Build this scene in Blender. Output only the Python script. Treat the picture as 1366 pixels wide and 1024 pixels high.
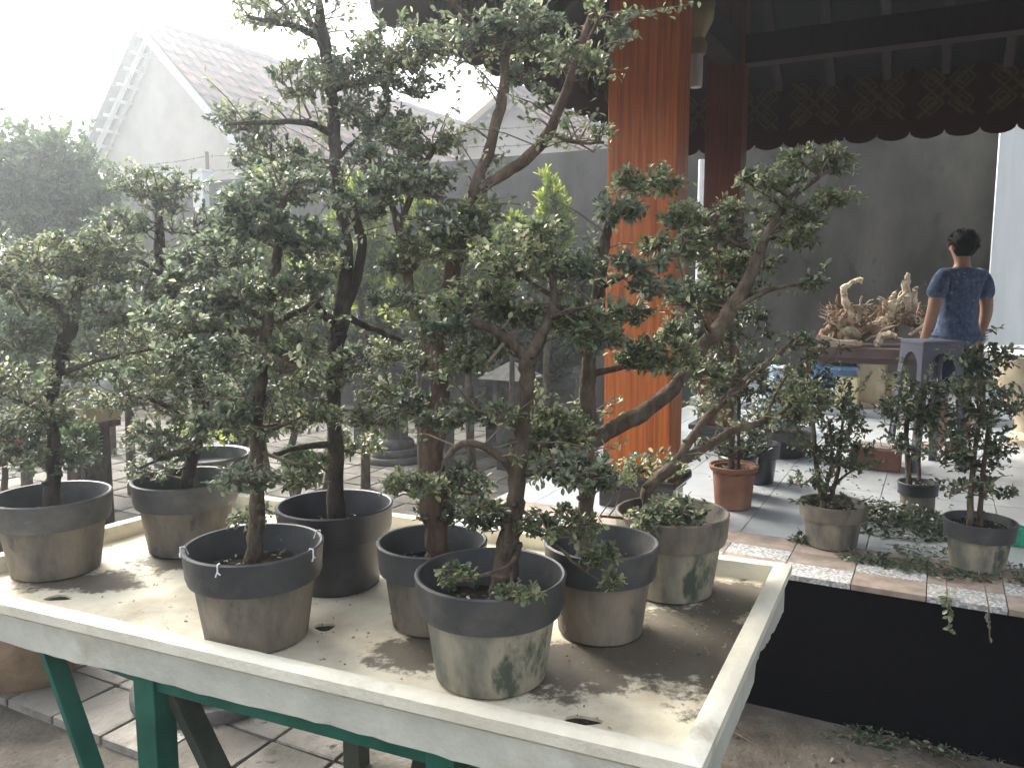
import bpy, bmesh, math, random
import numpy as np
from mathutils import Vector, Matrix, noise as mnoise
R = math.radians
for o in list(bpy.data.objects): bpy.data.objects.remove(o)
scene = bpy.context.scene
col = scene.collection
# ------------------------------------------------------------------ camera
HAZE = .015
FPX, YHOR, CZ = 1080.0, 378.0, 1.93
PITCH = math.atan((512 - YHOR) / FPX)
cam = bpy.data.cameras.new('camera'); camo = bpy.data.objects.new('camera', cam); col.objects.link(camo)
cam.sensor_width = 36; cam.lens = FPX / 1366 * 36; cam.clip_end = 2000; cam.clip_start = 0.05
camo.location = (0, 0, CZ); camo.rotation_euler = (R(90) - PITCH, 0, 0)
scene.camera = camo
# ------------------------------------------------------------------ sky, sun, exposure
SUN_EL, SUN_AZ = 42, -42          # azimuth measured from +Y towards +X
world = bpy.data.worlds.new('World'); scene.world = world; world.use_nodes = True
nt = world.node_tree; bg = nt.nodes['Background']
sky = nt.nodes.new('ShaderNodeTexSky'); sky.sky_type = 'NISHITA'; sky.sun_disc = False
sky.sun_elevation = R(SUN_EL); sky.sun_rotation = R(SUN_AZ)
sky.air_density = 1.0; sky.dust_density = 6.0; sky.ozone_density = 1.0
hs = nt.nodes.new('ShaderNodeHueSaturation'); hs.inputs['Saturation'].default_value = 0.35
nt.links.new(sky.outputs[0], hs.inputs['Color']); nt.links.new(hs.outputs[0], bg.inputs[0])
bg.inputs[1].default_value = 0.15
sl = bpy.data.lights.new('sun', 'SUN'); sl.energy = 1.5; sl.angle = R(20); sl.color = (1, .93, .82)
so = bpy.data.objects.new('sun', sl); col.objects.link(so)
sd = Vector((math.sin(R(SUN_AZ)) * math.cos(R(SUN_EL)), math.cos(R(SUN_AZ)) * math.cos(R(SUN_EL)), math.sin(R(SUN_EL))))
so.rotation_euler = sd.to_track_quat('Z', 'Y').to_euler(); so.location = sd * 30
vs = scene.view_settings
vs.view_transform = 'Standard'; vs.look = 'None'; vs.gamma = 1; vs.exposure = 1.95; vs.use_curve_mapping = False
scene.render.engine = 'CYCLES'

# ------------------------------------------------------------------ pixel helpers
def ray(x, y):
    a = (x - 683) / FPX; b = (512 - y) / FPX
    return Vector((a, math.cos(PITCH) + b * math.sin(PITCH), -math.sin(PITCH) + b * math.cos(PITCH)))
CAM = Vector((0, 0, CZ))
def atz(x, y, z): r = ray(x, y); return CAM + r * ((z - CZ) / r.z)
def aty(x, y, Y): r = ray(x, y); return CAM + r * (Y / r.y)
U = Vector((.885, -.4655, 0)).normalized(); V = Vector((.4655, .885, 0)).normalized()
YAW = math.atan2(U.y, U.x)
def W(u, v, z=0.0): return U * u + V * v + Vector((0, 0, z))
def atv(x, y, v): r = ray(x, y); return CAM + r * (v / r.dot(V))
def UV(p): return p.dot(U), p.dot(V)
def proj(p):
    d = p - CAM; f = Vector((0, math.cos(PITCH), -math.sin(PITCH))); up = Vector((0, math.sin(PITCH), math.cos(PITCH)))
    z = d.dot(f); return (683 + FPX * d.x / z, 512 - FPX * d.dot(up) / z, z)

# ------------------------------------------------------------------ materials
def nmat(name, c1, c2, scale=6, rough=.7, bump=.25, bscale=None, stretch=(1, 1, 1), rnd=0.0, c3=None, t3=.62, s3=1.5,
         spec=.3, detail=6, lo=.35, hi=.65, c4=None, t4=.66, s4=9.0, metal=0.0, coat=0.0, w3=.06):
    m = bpy.data.materials.new(name); m.use_nodes = True; t = m.node_tree; b = t.nodes['Principled BSDF']; L = t.links.new
    tc = t.nodes.new('ShaderNodeTexCoord'); mp = t.nodes.new('ShaderNodeMapping'); mp.inputs['Scale'].default_value = stretch
    L(tc.outputs['Object'], mp.inputs[0]); vec = mp.outputs[0]
    if rnd:
        oi = t.nodes.new('ShaderNodeObjectInfo'); ad = t.nodes.new('ShaderNodeVectorMath'); ad.operation = 'ADD'
        ml = t.nodes.new('ShaderNodeMath'); ml.operation = 'MULTIPLY'; ml.inputs[1].default_value = 37.0
        L(oi.outputs['Random'], ml.inputs[0]); L(mp.outputs[0], ad.inputs[0]); L(ml.outputs[0], ad.inputs[1]); vec = ad.outputs[0]
    def noise(s, d=detail, v=None):
        n = t.nodes.new('ShaderNodeTexNoise'); n.inputs['Scale'].default_value = s; n.inputs['Detail'].default_value = d
        n.inputs['Roughness'].default_value = .62; L(v or vec, n.inputs['Vector']); return n.outputs[0]
    r = t.nodes.new('ShaderNodeValToRGB'); e = r.color_ramp.elements
    e[0].position = lo; e[0].color = (*c1, 1); e[1].position = hi; e[1].color = (*c2, 1)
    L(noise(scale), r.inputs[0]); out = r.outputs[0]
    def over(out, c, th, s, w):
        rr = t.nodes.new('ShaderNodeValToRGB'); q = rr.color_ramp.elements; q[0].position = th - w; q[1].position = th + w
        L(noise(s, 8), rr.inputs[0]); mx = t.nodes.new('ShaderNodeMix'); mx.data_type = 'RGBA'
        L(rr.outputs[0], mx.inputs[0]); L(out, mx.inputs[6]); mx.inputs[7].default_value = (*c, 1); return mx.outputs[2]
    if c3: out = over(out, c3, t3, s3, w3)
    if c4: out = over(out, c4, t4, s4, .03)
    if rnd:
        h = t.nodes.new('ShaderNodeHueSaturation'); mr = t.nodes.new('ShaderNodeMapRange')
        mr.inputs[3].default_value = 1 - rnd; mr.inputs[4].default_value = 1 + rnd
        L(oi.outputs['Random'], mr.inputs[0]); L(mr.outputs[0], h.inputs['Value']); L(out, h.inputs['Color']); out = h.outputs[0]
    L(out, b.inputs['Base Color']); b.inputs['Roughness'].default_value = rough
    b.inputs['Specular IOR Level'].default_value = spec; b.inputs['Metallic'].default_value = metal
    b.inputs['Coat Weight'].default_value = coat
    if bump:
        bp = t.nodes.new('ShaderNodeBump'); bp.inputs['Strength'].default_value = bump; bp.inputs['Distance'].default_value = .02
        L(noise(bscale or scale * 5, 8), bp.inputs['Height']); L(bp.outputs[0], b.inputs['Normal'])
    return m
def leafmat(name, dark, mid, light, rough=.42, trans=.25):
    m = bpy.data.materials.new(name); m.use_nodes = True; t = m.node_tree; b = t.nodes['Principled BSDF']; L = t.links.new
    a = t.nodes.new('ShaderNodeAttribute'); a.attribute_name = 'tint'
    r = t.nodes.new('ShaderNodeValToRGB'); e = r.color_ramp.elements
    e[0].position = 0; e[0].color = (*dark, 1); e[1].position = 1; e[1].color = (*light, 1); k = e.new(.6); k.color = (*mid, 1)
    L(a.outputs['Fac'], r.inputs[0]); L(r.outputs[0], b.inputs['Base Color'])
    b.inputs['Roughness'].default_value = rough; b.inputs['Specular IOR Level'].default_value = .9
    tr = t.nodes.new('ShaderNodeBsdfTranslucent'); h = t.nodes.new('ShaderNodeHueSaturation')
    h.inputs['Value'].default_value = 1.75; h.inputs['Saturation'].default_value = 1.05; h.inputs['Hue'].default_value = .48
    L(r.outputs[0], h.inputs['Color']); L(h.outputs[0], tr.inputs[0])
    mx = t.nodes.new('ShaderNodeMixShader'); mx.inputs[0].default_value = trans
    L(b.outputs[0], mx.inputs[1]); L(tr.outputs[0], mx.inputs[2]); L(mx.outputs[0], t.nodes['Material Output'].inputs[0])
    return m
M = {}
M['dirt'] = nmat('dirt', (.045, .037, .029), (.105, .09, .074), 5, .95, 1.0, 30, detail=10, c3=(.15, .14, .12), t3=.58, s3=.9, w3=.1, c4=(.03, .026, .02), t4=.64, s4=25)
M['paver'] = nmat('paver', (.17, .155, .135), (.34, .32, .285), 6, .9, .7, 50, detail=10, rnd=.3, c3=(.09, .085, .065), t3=.56, s3=3, w3=.1, c4=(.06, .055, .04), t4=.66, s4=11)
M['tile'] = nmat('tile', (.34, .36, .37), (.46, .48, .49), 2.5, .28, .03, 30, rnd=.06, spec=.5, c3=(.33, .32, .29), t3=.66, s3=3, w3=.1)
M['stone_tile'] = nmat('stone_tile', (.27, .21, .17), (.42, .34, .28), 12, .8, .3, 60, rnd=.1, c3=(.2, .17, .14), t3=.62, s3=4, w3=.1)
M['granite'] = nmat('black_granite', (.0035, .0035, .005), (.007, .007, .01), 30, .42, .02, 60, spec=.12, c4=(.1, .1, .11), t4=.76, s4=35)
M['slab'] = nmat('slab', (.2, .19, .18), (.32, .31, .29), 4, .85, .3)
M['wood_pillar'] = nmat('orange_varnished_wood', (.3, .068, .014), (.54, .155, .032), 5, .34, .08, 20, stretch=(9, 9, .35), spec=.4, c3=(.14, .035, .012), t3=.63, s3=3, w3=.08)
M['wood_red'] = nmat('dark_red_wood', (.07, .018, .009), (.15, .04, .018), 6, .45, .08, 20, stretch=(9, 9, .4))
M['wood_dark'] = nmat('dark_varnished_wood', (.014, .007, .006), (.03, .012, .009), 6, .5, .1, 20, stretch=(6, 6, .6))
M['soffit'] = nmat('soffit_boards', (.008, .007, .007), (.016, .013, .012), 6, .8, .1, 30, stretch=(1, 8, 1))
M['valance'] = nmat('valance_wood', (.03, .013, .009), (.06, .026, .016), 7, .65, .1)
M['carving'] = nmat('faded_gold_carving', (.06, .048, .023), (.12, .09, .042), 14, .6, .15)
M['rooftile'] = nmat('clay_roof_tile', (.19, .115, .095), (.36, .22, .18), 5, .9, .3, 30, rnd=.3, c3=(.16, .145, .14), t3=.56, s3=2, w3=.12)
M['gable'] = nmat('cream_plaster', (.62, .58, .5), (.76, .72, .63), 1.2, .95, .1, 30)
M['barge'] = nmat('pale_board', (.6, .6, .58), (.75, .75, .72), 4, .7, .1)
M['barge_tan'] = nmat('tan_board', (.33, .25, .16), (.45, .36, .24), 4, .7, .1)
M['under'] = nmat('rafter_wood', (.09, .08, .075), (.16, .15, .14), 4, .8, .1)
M['greywall'] = nmat('stained_render', (.036, .034, .029), (.098, .092, .078), 2.2, .95, .5, 25, detail=12, stretch=(1, 1, .55), c3=(.115, .112, .1), t3=.63, s3=.9, w3=.09, c4=(.03, .03, .027), t4=.64, s4=3)
M['whitewall'] = nmat('pale_wall', (.6, .65, .66), (.72, .76, .77), 1.5, .9, .1, 25, stretch=(3, 3, .4))
M['tray'] = None
M['traywhite'] = nmat('white_cement', (.6, .56, .45), (.76, .73, .61), 4, .75, .3, 60, detail=10, c3=(.42, .37, .28), t3=.64, s3=5, w3=.07)
M['skirt'] = nmat('aged_white_cement', (.4, .41, .35), (.62, .62, .53), 2.5, .8, .3, 40, detail=9, c3=(.33, .28, .21), t3=.63, s3=2.6, w3=.1, c4=(.16, .14, .11), t4=.74, s4=12)
M['greenpaint'] = nmat('green_painted_steel', (.008, .075, .05), (.018, .12, .082), 6, .45, .1, 40, c4=(.06, .05, .035), t4=.72, s4=14)
M['oldgreen'] = nmat('worn_green_wood', (.03, .04, .028), (.07, .075, .055), 6, .8, .2, 40)
M['potbody'] = nmat('muddy_grey_plastic', (.06, .058, .054), (.19, .165, .13), 9, .75, .2, 60, stretch=(1, 1, .45), detail=10, c3=(.26, .22, .165), t3=.58, s3=5, w3=.1, rnd=.14, c4=(.035, .035, .034), t4=.66, s4=7)
M['potbody_pale'] = nmat('limed_grey_plastic', (.1, .105, .09), (.29, .27, .21), 8, .75, .2, 60, stretch=(1, 1, .5), detail=10, c3=(.38, .335, .245), t3=.56, s3=5, w3=.1, c4=(.07, .085, .062), t4=.6, s4=5)
M['potrim'] = nmat('grey_plastic', (.038, .04, .043), (.068, .07, .072), 6, .5, .06, 40, c3=(.12, .112, .1), t3=.6, s3=7, w3=.1, rnd=.12, spec=.4, c4=(.16, .15, .13), t4=.69, s4=16)
M['potdark'] = nmat('clean_black_plastic', (.026, .026, .034), (.042, .042, .05), 5, .42, .04, 40, spec=.45, c3=(.09, .08, .07), t3=.68, s3=5, w3=.1)
M['terracotta'] = nmat('terracotta', (.2, .092, .06), (.3, .145, .096), 6, .8, .15, 40, c3=(.38, .23, .165), t3=.62, s3=4, w3=.1)
M['soil'] = nmat('soil', (.018, .014, .01), (.06, .045, .03), 25, .95, 1.0, 70, c4=(.13, .11, .07), t4=.66, s4=40)
M['bark'] = nmat('bark', (.05, .036, .026), (.155, .118, .085), 26, .9, .8, 70, stretch=(1, 1, .45), c3=(.22, .185, .145), t3=.63, s3=14, w3=.08)
M['bark_dark'] = nmat('dark_bark', (.03, .024, .02), (.09, .072, .058), 26, .9, .8, 70, stretch=(1, 1, .45), c3=(.14, .12, .1), t3=.64, s3=14, w3=.08)
M['bark_red'] = nmat('reddish_bark', (.065, .04, .029), (.18, .12, .088), 22, .9, .8, 70, stretch=(1, 1, .45), c3=(.27, .21, .165), t3=.62, s3=10, w3=.08)
M['twig'] = nmat('twig', (.1, .075, .055), (.2, .16, .12), 20, .9, 0)
M['leaf'] = leafmat('leaf', (.04, .064, .043), (.12, .155, .098), (.32, .35, .24), .3, .46)
M['leaf_bright'] = leafmat('leaf_bright', (.05, .078, .042), (.155, .19, .105), (.39, .41, .25), .3, .46)
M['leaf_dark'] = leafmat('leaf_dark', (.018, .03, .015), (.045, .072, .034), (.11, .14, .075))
M['leaf_thuja'] = leafmat('leaf_thuja', (.08, .13, .015), (.2, .29, .04), (.4, .46, .1), .6, .5)
M['leaf_far'] = leafmat('leaf_far', (.045, .085, .03), (.1, .16, .06), (.2, .27, .12), .55, .35)
M['leaf_dry'] = leafmat('leaf_dry', (.1, .07, .04), (.24, .18, .1), (.38, .31, .19))
M['stone'] = nmat('grey_stone', (.085, .085, .08), (.16, .158, .148), 8, .9, .4, 50, c3=(.22, .215, .2), t3=.62, s3=4, w3=.1)
M['rock_white'] = nmat('white_rock', (.25, .25, .24), (.45, .45, .43), 6, .9, .8, 20)
M['driftwood'] = nmat('driftwood', (.26, .19, .12), (.5, .41, .29), 10, .85, .5, 40, stretch=(1, 1, 1), rnd=.25, c3=(.62, .55, .42), t3=.58, s3=6, w3=.1, c4=(.1, .07, .045), t4=.63, s4=9)
M['root'] = nmat('brown_root', (.12, .075, .045), (.27, .18, .11), 14, .9, .5, 40, rnd=.25)
M['benchtop'] = nmat('bench_stone', (.065, .042, .04), (.11, .072, .068), 8, .6, .1)
M['blue'] = nmat('blue_plastic', (.12, .25, .45), (.17, .32, .54), 3, .4, 0)
M['bluebag'] = nmat('pale_blue_film', (.3, .45, .6), (.6, .7, .78), 12, .3, .3)
M['yellow'] = nmat('cream_plastic', (.58, .54, .3), (.68, .64, .38), 4, .5, 0)
M['black'] = nmat('black', (.01, .01, .01), (.02, .02, .02), 5, .5, 0)
M['glossblack'] = nmat('gloss_black', (.008, .008, .012), (.014, .014, .018), 5, .16, .02, spec=.6)
M['stool'] = nmat('grey_stool_plastic', (.09, .09, .12), (.125, .125, .155), 4, .45, .02, spec=.4)
M['brick'] = nmat('red_brown_block', (.13, .065, .045), (.2, .105, .075), 9, .9, .3)
M['beige'] = nmat('beige_ceramic', (.4, .33, .23), (.55, .47, .34), 4, .6, .1, c3=(.3, .22, .15), t3=.6, s3=3, w3=.1)
M['white'] = nmat('white_paint', (.7, .72, .7), (.8, .82, .8), 4, .6, .05)
M['jar'] = nmat('earthen_jar', (.17, .115, .07), (.31, .22, .14), 6, .9, .4)
M['tanpot'] = nmat('ochre_glaze', (.26, .22, .12), (.36, .3, .17), 5, .6, .1)
M['skin'] = nmat('skin', (.27, .15, .1), (.33, .19, .125), 10, .55, .03)
M['hair'] = nmat('hair', (.003, .003, .003), (.007, .006, .006), 40, .8, .6, 120)
M['shirt'] = nmat('blue_marl_cloth', (.03, .048, .095), (.1, .135, .215), 28, .95, .25, 60, c3=(.24, .28, .36), t3=.64, s3=26, w3=.03)
M['shorts'] = nmat('dark_cloth', (.012, .016, .025), (.025, .03, .045), 20, .95, .2)
M['wire'] = nmat('rusty_wire', (.12, .08, .06), (.2, .15, .12), 9, .7, 0)
M['lampglass'] = nmat('frosted_lamp_glass', (.38, .38, .36), (.5, .5, .47), 6, .35, .02, spec=.5)
M['lampmetal'] = nmat('aged_brass', (.2, .16, .07), (.3, .25, .12), 6, .5, .05, metal=.4)
M['greenbag'] = nmat('green_film', (.02, .3, .16), (.06, .45, .27), 12, .35, .3)
M['litter'] = nmat('dry_leaf', (.2, .17, .1), (.35, .31, .2), 9, .8, 0, rnd=.3)

def pebble_mat():
    m = bpy.data.materials.new('pebble_wash'); m.use_nodes = True; t = m.node_tree; b = t.nodes['Principled BSDF']; L = t.links.new
    tc = t.nodes.new('ShaderNodeTexCoord'); v = t.nodes.new('ShaderNodeTexVoronoi'); v.inputs['Scale'].default_value = 75
    L(tc.outputs['Object'], v.inputs['Vector']); r = t.nodes.new('ShaderNodeValToRGB'); e = r.color_ramp.elements
    e[0].position = .1; e[0].color = (.74, .71, .63, 1); e[1].position = .75; e[1].color = (.34, .31, .26, 1)
    L(v.outputs['Distance'], r.inputs[0])
    mx = t.nodes.new('ShaderNodeMix'); mx.data_type = 'RGBA'; mx.blend_type = 'MULTIPLY'; mx.inputs[0].default_value = .45
    L(r.outputs[0], mx.inputs[6]); L(v.outputs['Color'], mx.inputs[7]); h = t.nodes.new('ShaderNodeHueSaturation'); h.inputs['Saturation'].default_value = .3; h.inputs['Value'].default_value = 1.15
    L(mx.outputs[2], h.inputs['Color']); L(h.outputs[0], b.inputs['Base Color'])
    bp = t.nodes.new('ShaderNodeBump'); bp.invert = True; bp.inputs['Strength'].default_value = .7; bp.inputs['Distance'].default_value = .006
    L(v.outputs['Distance'], bp.inputs['Height']); L(bp.outputs[0], b.inputs['Normal']); b.inputs['Roughness'].default_value = .86
    return m
M['pebble'] = pebble_mat()
def tray_mat(origin):
    """pale cement floor with a brown soil stain of its own shape near the right rim"""
    m = nmat('tray_floor', (.62, .56, .42), (.84, .78, .62), 2.6, .7, .25, 40, detail=9, c3=(.42, .35, .25), t3=.58, s3=3.2, w3=.12, c4=(.1, .08, .06), t4=.69, s4=24)
    t = m.node_tree; b = t.nodes['Principled BSDF']; L = t.links.new
    src = b.inputs['Base Color'].links[0].from_socket
    tc = t.nodes.new('ShaderNodeTexCoord')
    def blob(cx, cy, rx, ry, ang):
        mp = t.nodes.new('ShaderNodeMapping'); mp.vector_type = 'TEXTURE'
        mp.inputs['Location'].default_value = (cx - origin.x, cy - origin.y, 0); mp.inputs['Rotation'].default_value = (0, 0, ang)
        mp.inputs['Scale'].default_value = (rx, ry, 10)
        L(tc.outputs['Object'], mp.inputs[0]); g = t.nodes.new('ShaderNodeTexGradient'); g.gradient_type = 'SPHERICAL'
        L(mp.outputs[0], g.inputs[0]); return g.outputs['Fac']
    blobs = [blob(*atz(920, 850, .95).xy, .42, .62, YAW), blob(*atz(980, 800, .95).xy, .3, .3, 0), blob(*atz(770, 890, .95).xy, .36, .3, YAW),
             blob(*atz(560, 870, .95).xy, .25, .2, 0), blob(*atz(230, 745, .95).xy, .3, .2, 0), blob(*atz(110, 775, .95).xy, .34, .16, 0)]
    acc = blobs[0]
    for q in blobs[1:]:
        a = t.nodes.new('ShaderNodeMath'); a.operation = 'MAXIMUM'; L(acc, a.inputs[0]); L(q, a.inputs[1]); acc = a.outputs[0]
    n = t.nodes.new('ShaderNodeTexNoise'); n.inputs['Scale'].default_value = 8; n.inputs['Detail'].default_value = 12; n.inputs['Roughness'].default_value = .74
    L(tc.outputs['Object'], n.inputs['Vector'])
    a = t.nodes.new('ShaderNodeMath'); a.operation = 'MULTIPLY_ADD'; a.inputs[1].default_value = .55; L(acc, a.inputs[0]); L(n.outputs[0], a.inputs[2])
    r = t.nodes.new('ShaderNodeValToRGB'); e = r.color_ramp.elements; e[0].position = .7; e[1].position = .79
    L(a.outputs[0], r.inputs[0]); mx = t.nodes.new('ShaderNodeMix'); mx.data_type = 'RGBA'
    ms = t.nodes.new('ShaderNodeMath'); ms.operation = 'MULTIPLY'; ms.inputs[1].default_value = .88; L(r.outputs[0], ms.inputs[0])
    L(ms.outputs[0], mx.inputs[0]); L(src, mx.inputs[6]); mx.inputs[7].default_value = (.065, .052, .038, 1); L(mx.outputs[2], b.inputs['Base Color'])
    return m

# ------------------------------------------------------------------ object helpers
def tag(o, label=None, cat=None, group=None, kind=None):
    if label: o['label'] = label
    if cat: o['category'] = cat
    if group: o['group'] = group
    if kind: o['kind'] = kind
    return o
def base_of(p):
    l = Vector((0, 0, 0))
    while p: l = l + Vector(p.location); p = p.parent
    return l
def thing(name, loc, label, cat, group=None):
    o = bpy.data.objects.new(name, None); col.objects.link(o); o.location = loc; o.empty_display_size = .1
    return tag(o, label, cat, group)
def link(name, me, parent=None, loc=None):
    o = bpy.data.objects.new(name, me); col.objects.link(o)
    if parent: o.parent = parent
    if loc is not None: o.location = loc
    return o
def mesh_from(name, verts, faces, mat, smooth=False):
    me = bpy.data.meshes.new(name); me.from_pydata([tuple(v) for v in verts], [], faces); me.materials.append(mat)
    if smooth: me.polygons.foreach_set('use_smooth', [True] * len(me.polygons))
    me.update(); return me
class MB:
    def __init__(s): s.v = []; s.f = []
    def add(s, vs, fs):
        n = len(s.v); s.v += [Vector(v) for v in vs]; s.f += [tuple(i + n for i in f) for f in fs]; return s
    def box(s, c, half, ax=None, bev=0.0):
        """box at c with half sizes; ax = (x,y,z) axes; bevelled when bev"""
        X, Y, Z = ax or (Vector((1, 0, 0)), Vector((0, 1, 0)), Vector((0, 0, 1))); c = Vector(c)
        bm = bmesh.new(); bmesh.ops.create_cube(bm, size=2)
        for v in bm.verts: v.co = Vector((v.co.x * half[0], v.co.y * half[1], v.co.z * half[2]))
        if bev: bmesh.ops.bevel(bm, geom=list(bm.edges), offset=bev, segments=2, affect='EDGES', profile=.6)
        bm.verts.index_update()
        s.add([c + X * v.co.x + Y * v.co.y + Z * v.co.z for v in bm.verts], [[v.index for v in f.verts] for f in bm.faces]); bm.free(); return s
    def bar(s, a, b, w, h, up=Vector((0, 0, 1)), bev=0.0):
        a = Vector(a); b = Vector(b); X = (b - a); l = X.length; X.normalize(); Y = up.cross(X)
        if Y.length < 1e-4: Y = Vector((1, 0, 0)).cross(X)
        Y.normalize(); Z = X.cross(Y); return s.box((a + b) / 2, (l / 2, w / 2, h / 2), (X, Y, Z), bev)
    def tube(s, pts, rad, n=8, cap=True):
        pts = [Vector(p) for p in pts]; m = len(pts)
        T = [(pts[min(i + 1, m - 1)] - pts[max(i - 1, 0)]).normalized() for i in range(m)]
        a = T[0].orthogonal().normalized(); vs = []
        for i in range(m):
            a = a - T[i] * a.dot(T[i])
            if a.length < 1e-6: a = T[i].orthogonal()
            a.normalize(); b = T[i].cross(a); r = rad[i] if hasattr(rad, '__len__') else rad
            for k in range(n):
                t = 2 * math.pi * k / n; vs.append(pts[i] + (a * math.cos(t) + b * math.sin(t)) * r)
        fs = [(i * n + k, i * n + (k + 1) % n, (i + 1) * n + (k + 1) % n, (i + 1) * n + k) for i in range(m - 1) for k in range(n)]
        if cap: fs += [tuple(range(n - 1, -1, -1)), tuple((m - 1) * n + k for k in range(n))]
        return s.add(vs, fs)
    def lathe(s, c, prof, n=40, wob=0.0, seed=0):
        c = Vector(c); vs = []
        for j, (r, z) in enumerate(prof):
            for k in range(n):
                t = 2 * math.pi * k / n; q = 1 + (wob * math.sin(2 * t + seed) if wob else 0)
                vs.append(c + Vector((r * q * math.cos(t), r * q * math.sin(t), z)))
        fs = [(i * n + k, i * n + (k + 1) % n, (i + 1) * n + (k + 1) % n, (i + 1) * n + k) for i in range(len(prof) - 1) for k in range(n)]
        if prof[0][0] > 1e-6: fs.append(tuple(range(n - 1, -1, -1)))
        if prof[-1][0] > 1e-6: fs.append(tuple((len(prof) - 1) * n + k for k in range(n)))
        return s.add(vs, fs)
    def prism(s, poly, off):
        n = len(poly); off = Vector(off)
        return s.add([Vector(p) for p in poly] + [Vector(p) + off for p in poly],
                     [tuple(range(n - 1, -1, -1)), tuple(range(n, 2 * n))] + [(i, (i + 1) % n, n + (i + 1) % n, n + i) for i in range(n)])
    def build(s, name, mat, parent=None, loc=None, smooth=False, fix=True):
        L = base_of(parent) if parent else (Vector(loc) if loc is not None else Vector((0, 0, 0)))
        me = mesh_from(name, [v - L for v in s.v], s.f, mat, smooth)
        if fix:
            bm = bmesh.new(); bm.from_mesh(me); bmesh.ops.recalc_face_normals(bm, faces=bm.faces); bm.to_mesh(me); bm.free()
        if smooth and hasattr(me, 'set_sharp_from_angle'): me.set_sharp_from_angle(angle=R(42))
        return link(name, me, parent, L if (parent is None and loc is not None) else None)
AX = (U, V, Vector((0, 0, 1)))
def catmull(P, k=4):
    out = []
    for i in range(len(P) - 1):
        p0 = P[max(i - 1, 0)]; p1 = P[i]; p2 = P[i + 1]; p3 = P[min(i + 2, len(P) - 1)]
        for j in range(k):
            t = j / k
            out.append([.5 * (2 * b + (c - a) * t + (2 * a - 5 * b + 4 * c - d) * t * t + (3 * b - a - 3 * c + d) * t ** 3) for a, b, c, d in zip(p0, p1, p2, p3)])
    out.append(list(P[-1])); return out

# ------------------------------------------------------------------ leaves (numpy)
def leaf_mesh(name, pos, dirs, nrm, size, tint, mat, width=.5, fold=.2, curl=.12):
    pos = np.asarray(pos, float); d = np.asarray(dirs, float); n = np.asarray(nrm, float); size = np.asarray(size, float)[:, None]
    d /= np.linalg.norm(d, axis=1, keepdims=True) + 1e-9
    s = np.cross(d, n); s /= np.linalg.norm(s, axis=1, keepdims=True) + 1e-9; n = np.cross(s, d)
    w = width * .5
    rows = [(0, 0, 0), (.32, w * .85, fold * w), (.72, w, fold * w), (1, 0, -curl), (.72, -w, fold * w), (.32, -w * .85, fold * w)]
    N = len(pos); co = np.empty((N, 6, 3))
    for i, (a, b, c) in enumerate(rows): co[:, i] = pos + (d * a + s * b + n * c) * size
    me = bpy.data.meshes.new(name); me.vertices.add(N * 6); me.vertices.foreach_set('co', co.ravel())
    base = (np.arange(N) * 6)[:, None]
    idx = np.concatenate([base + np.array([[0, 1, 2, 3]]), base + np.array([[0, 3, 4, 5]])], 1).reshape(-1)
    me.loops.add(N * 8); me.loops.foreach_set('vertex_index', idx.astype(np.int32))
    me.polygons.add(N * 2); me.polygons.foreach_set('loop_start', np.arange(0, N * 8, 4, dtype=np.int32))
    me.update(calc_edges=True)
    at = me.attributes.new('tint', 'FLOAT', 'POINT'); at.data.foreach_set('value', np.repeat(np.asarray(tint, float), 6))
    me.materials.append(mat); return me

def twig_cluster(rng, center, radii, attach, nleaf, lsize, twigs, upbias=.35, droop=0.0, sub=None, per=11):
    """sub-branchlets and twigs filling an ellipsoid; leaves alternate along the twigs"""
    c = np.array(center); rd = np.array(radii); a = np.array(attach)
    nt_ = max(3, int(nleaf / per)); ns = sub or max(3, int(nt_ / 5))
    nodes = []
    for i in range(ns):
        q = rng.normal(size=3); q /= np.linalg.norm(q); q *= rng.uniform(.15, .7); q[2] -= .15
        nodes.append(c + q * rd)
    for q in nodes:
        mid = (a + q) / 2 + rng.normal(size=3) * np.linalg.norm(q - a) * .12
        rr = .0022 + .012 * min(.35, np.linalg.norm(q - a))
        twigs.append(([a, mid, q], [rr, rr * .8, .0022]))
    nodes = np.array(nodes); P = []; D = []; Nn = []; S = []; T = []
    for i in range(nt_):
        q = rng.normal(size=3); q /= np.linalg.norm(q); q *= rng.uniform(.45, 1.05) ** .6
        if q[2] < 0: q[2] *= .65
        e = c + q * rd
        k = np.argmin(((nodes - e) ** 2).sum(1) * rng.uniform(.6, 1.4, size=ns)); s0 = nodes[k]
        m = (s0 + e) / 2 + rng.normal(size=3) * .012; m[2] += .01 - droop
        twigs.append(([s0, m, e], [.0019, .0015, .0009]))
        nl = rng.integers(max(2, per - 4), per + 5)
        tt = rng.uniform(.3, 1.03, size=nl)
        pts = np.outer((1 - tt) ** 2, s0) + np.outer(2 * tt * (1 - tt), m) + np.outer(tt ** 2, e)
        ax = e - s0; ax = ax / (np.linalg.norm(ax) + 1e-9)
        dd = rng.normal(size=(nl, 3)); dd += ax * .7; dd[:, 2] += upbias * .6 - droop * 8
        nn = rng.normal(size=(nl, 3)) * .5; nn[:, 2] += 1.25
        P.append(pts + rng.normal(size=(nl, 3)) * .003); D.append(dd); Nn.append(nn); S.append(lsize * rng.uniform(.6, 1.25, size=nl))
        T.append(np.clip(rng.normal(.5, .2) + rng.normal(0, .17, size=nl), 0, 1))
    return np.concatenate(P), np.concatenate(D), np.concatenate(Nn), np.concatenate(S), np.concatenate(T)

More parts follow.
